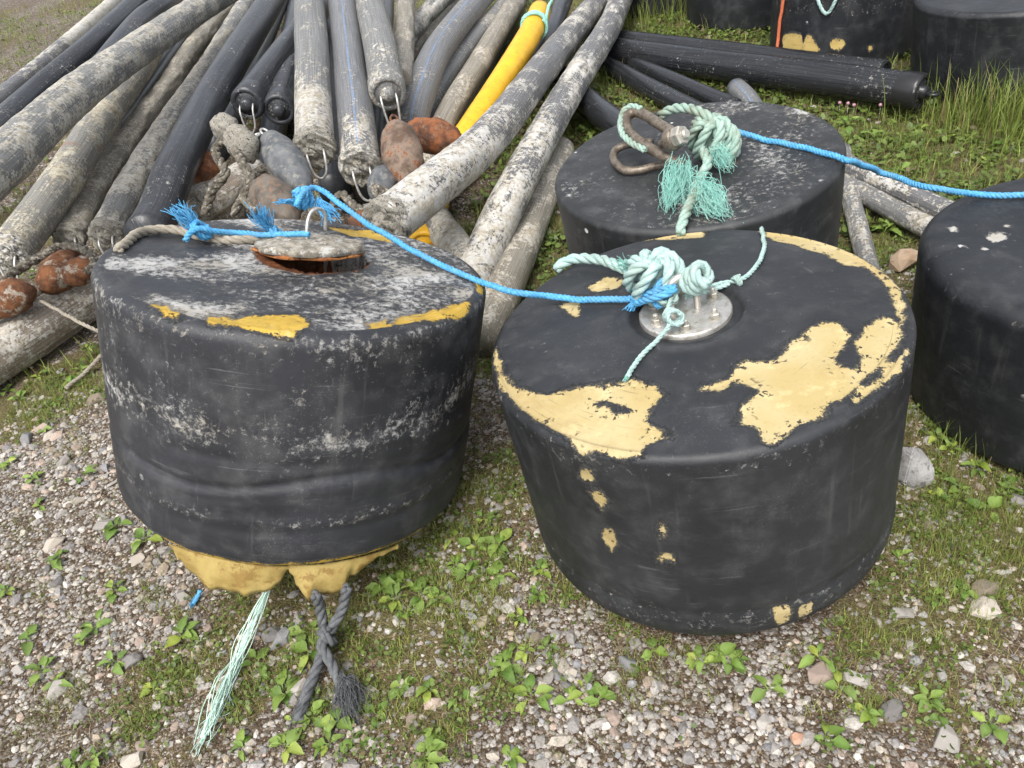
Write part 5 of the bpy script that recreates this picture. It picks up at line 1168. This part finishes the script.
# tall grass along the right
def spots(g, L):
    xs, ys, hs = [], [], []
    for (c, r, n, h) in L:
        xs.append(g.normal(c[0], r, n)); ys.append(g.normal(c[1], r, n)); hs.append(g.uniform(0.45, 1.0, n) * h)
    x, y, h = map(np.concatenate, (xs, ys, hs)); k = clear(x, y); return x[k], y[k], h[k]
x, y, h = spots(g, [((2.37,3.495,0), 0.13, 260, 0.20), ((2.554,3.429,0), 0.14, 420, 0.34), ((2.595,3.266,0), 0.16, 380, 0.32), ((2,3.048,0), 0.2, 500, 0.09), ((2.233,3.059,0), 0.2, 500, 0.12), ((1.724,2.947,0), 0.18, 350, 0.08), ((1.993,3.296,0), 0.16, 300, 0.12), ((1.944,3.596,0), 0.16, 300, 0.11), ((1.492,6.354,0), 0.16, 260, 0.22), ((1.866,6.005,0), 0.25, 300, 0.16), ((1.735,6.306,0), 0.12, 120, 0.3),
                    ((1.144,1.461,0), 0.07, 60, 0.13), ((1.187,1.388,0), 0.08, 60, 0.12), ((1.239,1.316,0), 0.08, 60, 0.12), ((0.9527,4.94,0), 0.18, 260, 0.14), ((1.071,4.379,0), 0.16, 200, 0.12), ((0.2736,0.9629,0), 0.06, 70, 0.06), ((0.1742,1.036,0), 0.05, 80, 0.07), ((1.041,1.056,0), 0.09, 800, 0.055), ((0.9907,1.162,0), 0.10, 1100, 0.06), ((1.088,1.242,0), 0.09, 700, 0.06), ((-0.2713,1.397,0), 0.07, 420, 0.035), ((-0.1493,1.538,0), 0.07, 420, 0.04), ((-0.9474,1.093,0), 0.035, 260, 0.03), ((-0.7885,1.323,0), 0.07, 420, 0.03), ((-1.725,2.472,0), 0.10, 600, 0.035), ((-0.8888,1.163,0), 0.04, 240, 0.03), ((-0.3112,0.8553,0), 0.06, 300, 0.03), ((0.3139,0.9421,0), 0.06, 260, 0.035), ((0.7542,0.9457,0), 0.06, 420, 0.035), ((-1.422,1.49,0), 0.03, 160, 0.025), ((-1.777,2.308,0), 0.05, 220, 0.03), ((-1.548,2.086,0), 0.05, 200, 0.03), ((-1.587,1.753,0), 0.05, 200, 0.028), ((-1.206,1.444,-0), 0.035, 160, 0.028), ((-1.239,1.148,0), 0.04, 180, 0.028), ((-1.297,1.043,0), 0.05, 220, 0.03), ((-0.8392,0.9377,0), 0.04, 200, 0.03), ((-1.009,0.9678,0), 0.03, 160, 0.03), ((-0.031,0.8054,0), 0.05, 180, 0.026), ((0.542,0.9357,0), 0.05, 220, 0.03), ((0.8442,0.6496,0), 0.05, 200, 0.03), ((0.1614,0.8846,0), 0.04, 140, 0.026), ((0.8099,0.7627,0), 0.05, 220, 0.03), ((-0.4841,1.198,0), 0.06, 260, 0.03),
                    ((0.1102,1.077,0), 0.04, 60, 0.06), ((0.2686,3.123,0), 0.12, 260, 0.09), ((0.2065,2.689,0), 0.10, 200, 0.07), ((-0.3171,1.164,0), 0.04, 40, 0.06), ((0.7516,0.9871,0), 0.05, 90, 0.05), ((-1.07,1.382,-0), 0.022, 130, 0.04), ((-1.188,1.133,0), 0.018, 90, 0.045)])
n_ = len(x)
blades('tall_grass', 'tufts of taller green grass beside the drums', g, x, y, h, np.clip(h * 0.022, 0.0012, 0.006), 0.45, green(g, n_, (0.10, 0.15, 0.025), (0.25, 0.30, 0.065), 0.14), M['blade'], segs=4)

# clover and small leaf cover: little round leaves just over the soil
def clover(name, label, g, x, y, size, cols):
    n_ = len(x); k = 6
    a = np.linspace(0, 2 * math.pi, k, endpoint=False)
    shp = np.stack([np.cos(a) * 1.15, np.sin(a) * 0.8, 0 * a + 0.12 * np.cos(2 * a)], 1)
    az = g.uniform(0, 2 * math.pi, n_); R = np.zeros((n_, 3, 3)); R[:, 0, 0] = np.cos(az); R[:, 0, 1] = -np.sin(az); R[:, 1, 0] = np.sin(az); R[:, 1, 1] = np.cos(az); R[:, 2, 2] = 1
    ti = g.normal(0, 0.35, (n_, 2)); S = shp[None] * size[:, None, None]
    V = np.einsum('nij,nvj->nvi', R, S); V[..., 2] += V[..., 0] * ti[:, :1] + V[..., 1] * ti[:, 1:]
    V += np.stack([x, y, gz(x, y) + g.uniform(0.004, 0.02, n_) * (1 + 1.2 * (y > 2.6))], 1)[:, None]
    f = (np.arange(n_) * k)[:, None] + np.arange(k)[None]
    me = mesh_np(name, V.reshape(-1, 3), [f], True, cols=np.repeat(cols, k, 0))
    return tag(link(name, me, M['leaf']), label, 'clover', kind='stuff')
x, y = scatter(g, 110000, (-1.9, 1.7), (0.45, 2.6), lambda x, y: np.clip(veg(x, y) * 1.3 - 0.28, 0.04, 1) ** 1.3 * np.clip((fbm(x * 13, y * 13, 91, 4) - 0.43) * 6, 0.02, 1))
x2, y2 = scatter(g, 150000, (-6.5, 3.4), (2.6, 12.0), lambda x, y: np.clip(veg(x, y) * 1.2 - 0.25, 0, 1) * np.clip((fbm(x * 6, y * 6, 92, 3) - 0.42) * 5, 0.05, 1))
x3, y3 = scatter(g, 42000, (-0.6, 3.4), (2.2, 6.2), lambda x, y: np.clip(veg(x, y) * 1.3 - 0.3, 0.1, 1) * np.clip((fbm(x * 7, y * 7, 93, 3) - 0.38) * 5, 0.1, 1))
x = np.concatenate([x, x2, x3]); y = np.concatenate([y, y2, y3]); n_ = len(x)
clover('clover', 'low clover and small-leaved weeds covering the soil', g, x, y, np.where(y > 2.6, g.uniform(0.006, 0.015, n_), g.uniform(0.0022, 0.0060, n_)), green(g, n_, (0.085, 0.13, 0.022), (0.25, 0.31, 0.062), 0.10))

# ------------------------------------------------------------------ broad-leaved weeds, each leaf a part
def leaf_mesh(seed, narrow=0.55, curve=0.25):
    gg = np.random.default_rng(seed); rows = 9; V = []; F = []
    for i in range(rows):
        f = i / (rows - 1)
        w = narrow * 0.5 * (math.sin(math.pi * min(1, (max(f - 0.24, 0) / 0.76) ** 0.85)) ** 0.8 if 0.24 < f < 1 else (0.035 if f <= 0.24 else 0.0)) + 0.012
        zc = 0.42 * f - (0.42 + curve) * f * f + 0.03 * gg.normal() * f
        for s in (-1, 0, 1):
            V.append((f, s * w * (1 + 0.08 * gg.normal()), zc + (0.10 * w / narrow * 2 if s else -0.03) + 0.015 * gg.normal() * abs(s)))
    for i in range(rows - 1):
        for s in range(2):
            q_ = i * 3 + s; F.append((q_, q_ + 3, q_ + 4, q_ + 1))
    t = gg.uniform(); c = np.array((0.13, 0.22, 0.036)) * (1 - t) + np.array((0.26, 0.35, 0.08)) * t
    V = np.array(V); cols = np.repeat(c[None], len(V), 0); cols[1::3] *= 1.22
    me = mesh_np('leaf', V, [np.array(F)], True, cols=cols); me.materials.append(M['leaf']); return me
LEAF = [leaf_mesh(500 + k, nr, cu) for k, (nr, cu) in enumerate([(0.50, 0.2), (0.44, 0.3), (0.56, 0.15), (0.36, 0.35), (0.48, 0.1), (0.54, 0.3), (0.40, 0.2), (0.48, 0.4)])]
def weed(label, p, size, n, gg, group='broad-leaved weeds in the gravel', spread=0.5, name='broadleaf_weed'):
    root = empty(name, (p[0], p[1], float(gz(p[0], p[1])))); tag(root, label, 'weed', group)
    a0 = gg.uniform(0, 6.28)
    for k in range(n):
        o = link('leaf', LEAF[gg.integers(len(LEAF))], None, root)
        s = size * gg.uniform(0.50, 1.08); o.scale = (s, s * gg.uniform(0.85, 1.15), s)
        o.rotation_euler = (gg.normal(0, 0.2), -gg.uniform(0.0, spread), a0 + k * 2.4 + gg.normal(0, 0.3))
        o.location = (gg.normal(0, size * 0.08), gg.normal(0, size * 0.08), 0.002 + gg.uniform(0, 0.006))
    return root
gg = np.random.default_rng(77)
LBL = 'broad-leaved weed with oval leaves growing in the gravel'
LEFT = [(-1.188,1.44,0), (-1.202,1.32,0), (-1.226,1.288,0), (-1.307,1.213,0), (-1.256,1.173,0), (-1.113,1.198,0), (-0.9487,1.245,0), (-0.9941,1.102,0), (-1.084,0.9461,0), (-1.13,0.945,0), (-1.703,2.26,0), (-1.768,2.091,0), (-1.631,1.984,-0), (-1.56,1.844,0), (-1.262,1.69,0), (-1.451,1.954,0), (-1.145,1.605,0), (-1.52,1.504,0), (-1.403,1.594,0), (-1.383,1.319,0)]
for p in LEFT: weed(LBL + ' left of the ropes', p, gg.uniform(0.034, 0.058), int(gg.integers(4, 8)), gg, 'weeds left of the trailing ropes')
MID = [(-0.3711,1.293,0), (-0.3629,1.192,0), (-0.3918,1.24,0), (-0.3237,1.238,0), (-0.1209,1.249,0), (-0.0136,1.245,0), (-0.024,1.169,0), (-0.1215,1.017,0), (-0.08,1.024,0), (-0.0303,1.02,0), (-0.0733,0.9117,0), (0.0415,0.9047,0), (0.0094,0.8892,0), (-0.2471,0.9393,0), (-0.3159,0.845,0), (-0.3252,0.8139,0), (-0.3767,0.9933,0), (-0.1978,1.282,0), (-0.1763,1.361,0), (-0.1116,1.347,-0), (-0.2772,1.216,0), (-0.4247,1.295,0), (-0.2291,1.405,0), (-0.1314,0.99,0), (0.0701,0.8779,0), (-0.1417,0.7819,0), (-0.3086,0.973,0), (-0.0812,1.116,0), (-0.2333,1.319,0), (-0.141,1.458,0)]
for p in MID: weed(LBL + ' between the two front drums', p, gg.uniform(0.037, 0.062), int(gg.integers(4, 9)), gg, 'weeds between the front drums')
ROPES = [(-0.6527,1.028,0), (-0.6287,0.9492,0), (-0.583,0.9553,0), (-0.7334,0.9121,0), (-0.5189,0.9364,0), (-0.4291,0.9343,0), (-0.6286,0.8936,0), (-0.7396,1.121,0), (-0.6172,1.19,0), (-0.6008,1.129,0), (-0.4798,0.8967,0), (-0.5353,0.8838,0)]
for p in ROPES: weed(LBL + ' beside the trailing ropes', p, gg.uniform(0.039, 0.062), int(gg.integers(4, 8)), gg, 'weeds beside the trailing ropes')
RIGHT = [(0.5775,0.8064,0), (0.5018,0.7126,0), (0.7361,0.7518,0), (0.8252,0.6838,0), (0.6073,0.747,0), (0.7468,0.7258,0), (0.3711,0.9132,0), (0.2103,0.9701,0), (0.308,0.9305,0), (0.3521,0.932,0), (0.3962,0.9133,0), (0.8747,0.9754,0), (0.4341,0.8333,0), (0.5642,0.8806,0), (0.8554,1.097,0), (0.9414,0.9894,0)]
for p in RIGHT: weed(LBL + ' below the peeling drum', p, gg.uniform(0.034, 0.058), int(gg.integers(4, 9)), gg, 'weeds below the peeling drum')
SIDE = [(1.18,1.575,0), (1.144,1.461,0), (1.156,1.408,0), (1.18,1.33,0), (1.286,1.391,0), (1.21,1.248,0), (1.073,1.357,0), (1.106,1.274,0), (1.127,1.198,0), (1.037,1.254,0), (1.3,1.801,0), (1.38,1.948,0), (1.281,1.305,0)]
for p in SIDE: weed('leafy weed at the foot of the right edge drum', p, gg.uniform(0.034, 0.055), int(gg.integers(5, 9)), gg, 'weeds at the foot of the right edge drum', 0.9)
LOG = [(-1.574,2.429,0), (-1.687,2.61,0), (-1.707,2.53,0), (-1.718,2.774,0), (-1.7,2.404,0), (-1.888,2.486,0), (-1.966,2.559,0), (-1.861,2.621,0)]
for p in LOG: weed('leafy weed between the crusted log and the left drum', p, gg.uniform(0.035, 0.055), int(gg.integers(4, 7)), gg, 'weeds by the crusted log', 0.7)
FARW = [(2.245,3.999,-0), (1.949,3.451,0), (2.012,3.287,0), (1.909,3.688,0), (2.052,3.143,0), (2.277,3.291,0), (2.362,3.12,0), (2.223,3.005,0), (1.89,3.098,0), (1.624,2.833,0), (1.579,2.613,0), (1.734,2.837,0), (2.103,3.991,-0), (1.269,4.905,0), (0.6471,4.171,-0), (0.5315,3.994,0), (0.3034,3.266,0), (0.4482,3.817,0), (1.848,3.501,0), (2.184,3.474,0), (2.491,3.251,0), (1.851,6.082,0), (1.845,5.476,0)]
for p in FARW: weed('leafy weed in the grass behind the drums', p, gg.uniform(0.05, 0.085), int(gg.integers(4, 8)), gg, 'weeds in the far grass', 0.9)
# pink clover flowers
for p in ((1.925,3.804,0), (2.054,3.816,0), (2.076,3.678,0), (1.968,3.735,0), (0.3644,3.579,0), (1.954,3.773,0)):
    root = empty('clover_flower', (p[0], p[1], float(gz(p[0], p[1])))); tag(root, 'small pink clover flower in the grass', 'flower', 'pink clover flowers')
    mb = MB(); mb.tube([(0, 0, 0), (0.003, 0, 0.04), (0.002, 0.002, 0.075)], 0.0015, 5); s_ = mb.build('stem', M['pipe_brown'], root)
    mb = MB(); mb.lathe([(0.0, 0.070), (0.006, 0.073), (0.009, 0.079), (0.007, 0.086), (0.0, 0.089)], (0, 0, 0), (0, 0, 1), 10); mb.build('blossom', M['petal'], root)

# tell alike things apart by their order in the picture
ORD = 'first second third fourth fifth sixth seventh eighth ninth tenth eleventh twelfth thirteenth fourteenth fifteenth sixteenth seventeenth eighteenth nineteenth twentieth twenty-first twenty-second twenty-third twenty-fourth twenty-fifth twenty-sixth twenty-seventh twenty-eighth twenty-ninth thirtieth'.split()
def order_labels(group, fmt):
    L = [o for o in C.objects if o.get('group') == group]
    def px(o):
        d = o.location - cam.location
        return d.dot(right) / d.dot(fwd)
    for k, o in enumerate(sorted(L, key=px)): o['label'] = fmt % ORD[k]
order_labels('weeds left of the trailing ropes', 'broad-leaved weed in the gravel left of the ropes, %s from the left')
order_labels('weeds between the front drums', 'broad-leaved weed between the two front drums, %s from the left')
order_labels('weeds beside the trailing ropes', 'broad-leaved weed beside the trailing ropes, %s from the left')
order_labels('weeds below the peeling drum', 'broad-leaved weed below the peeling drum, %s from the left')
order_labels('weeds at the foot of the right edge drum', 'leafy weed at the foot of the right edge drum, %s from the left')
order_labels('weeds by the crusted log', 'leafy weed between the crusted log and the left drum, %s from the left')
order_labels('weeds in the far grass', 'leafy weed in the grass behind the drums, %s from the left')
order_labels('pipes deep in the heap', 'dark pipe deep in the heap, glimpsed through gaps, %s from the left')
order_labels('pink clover flowers', 'small pink clover flower in the grass, %s from the left')
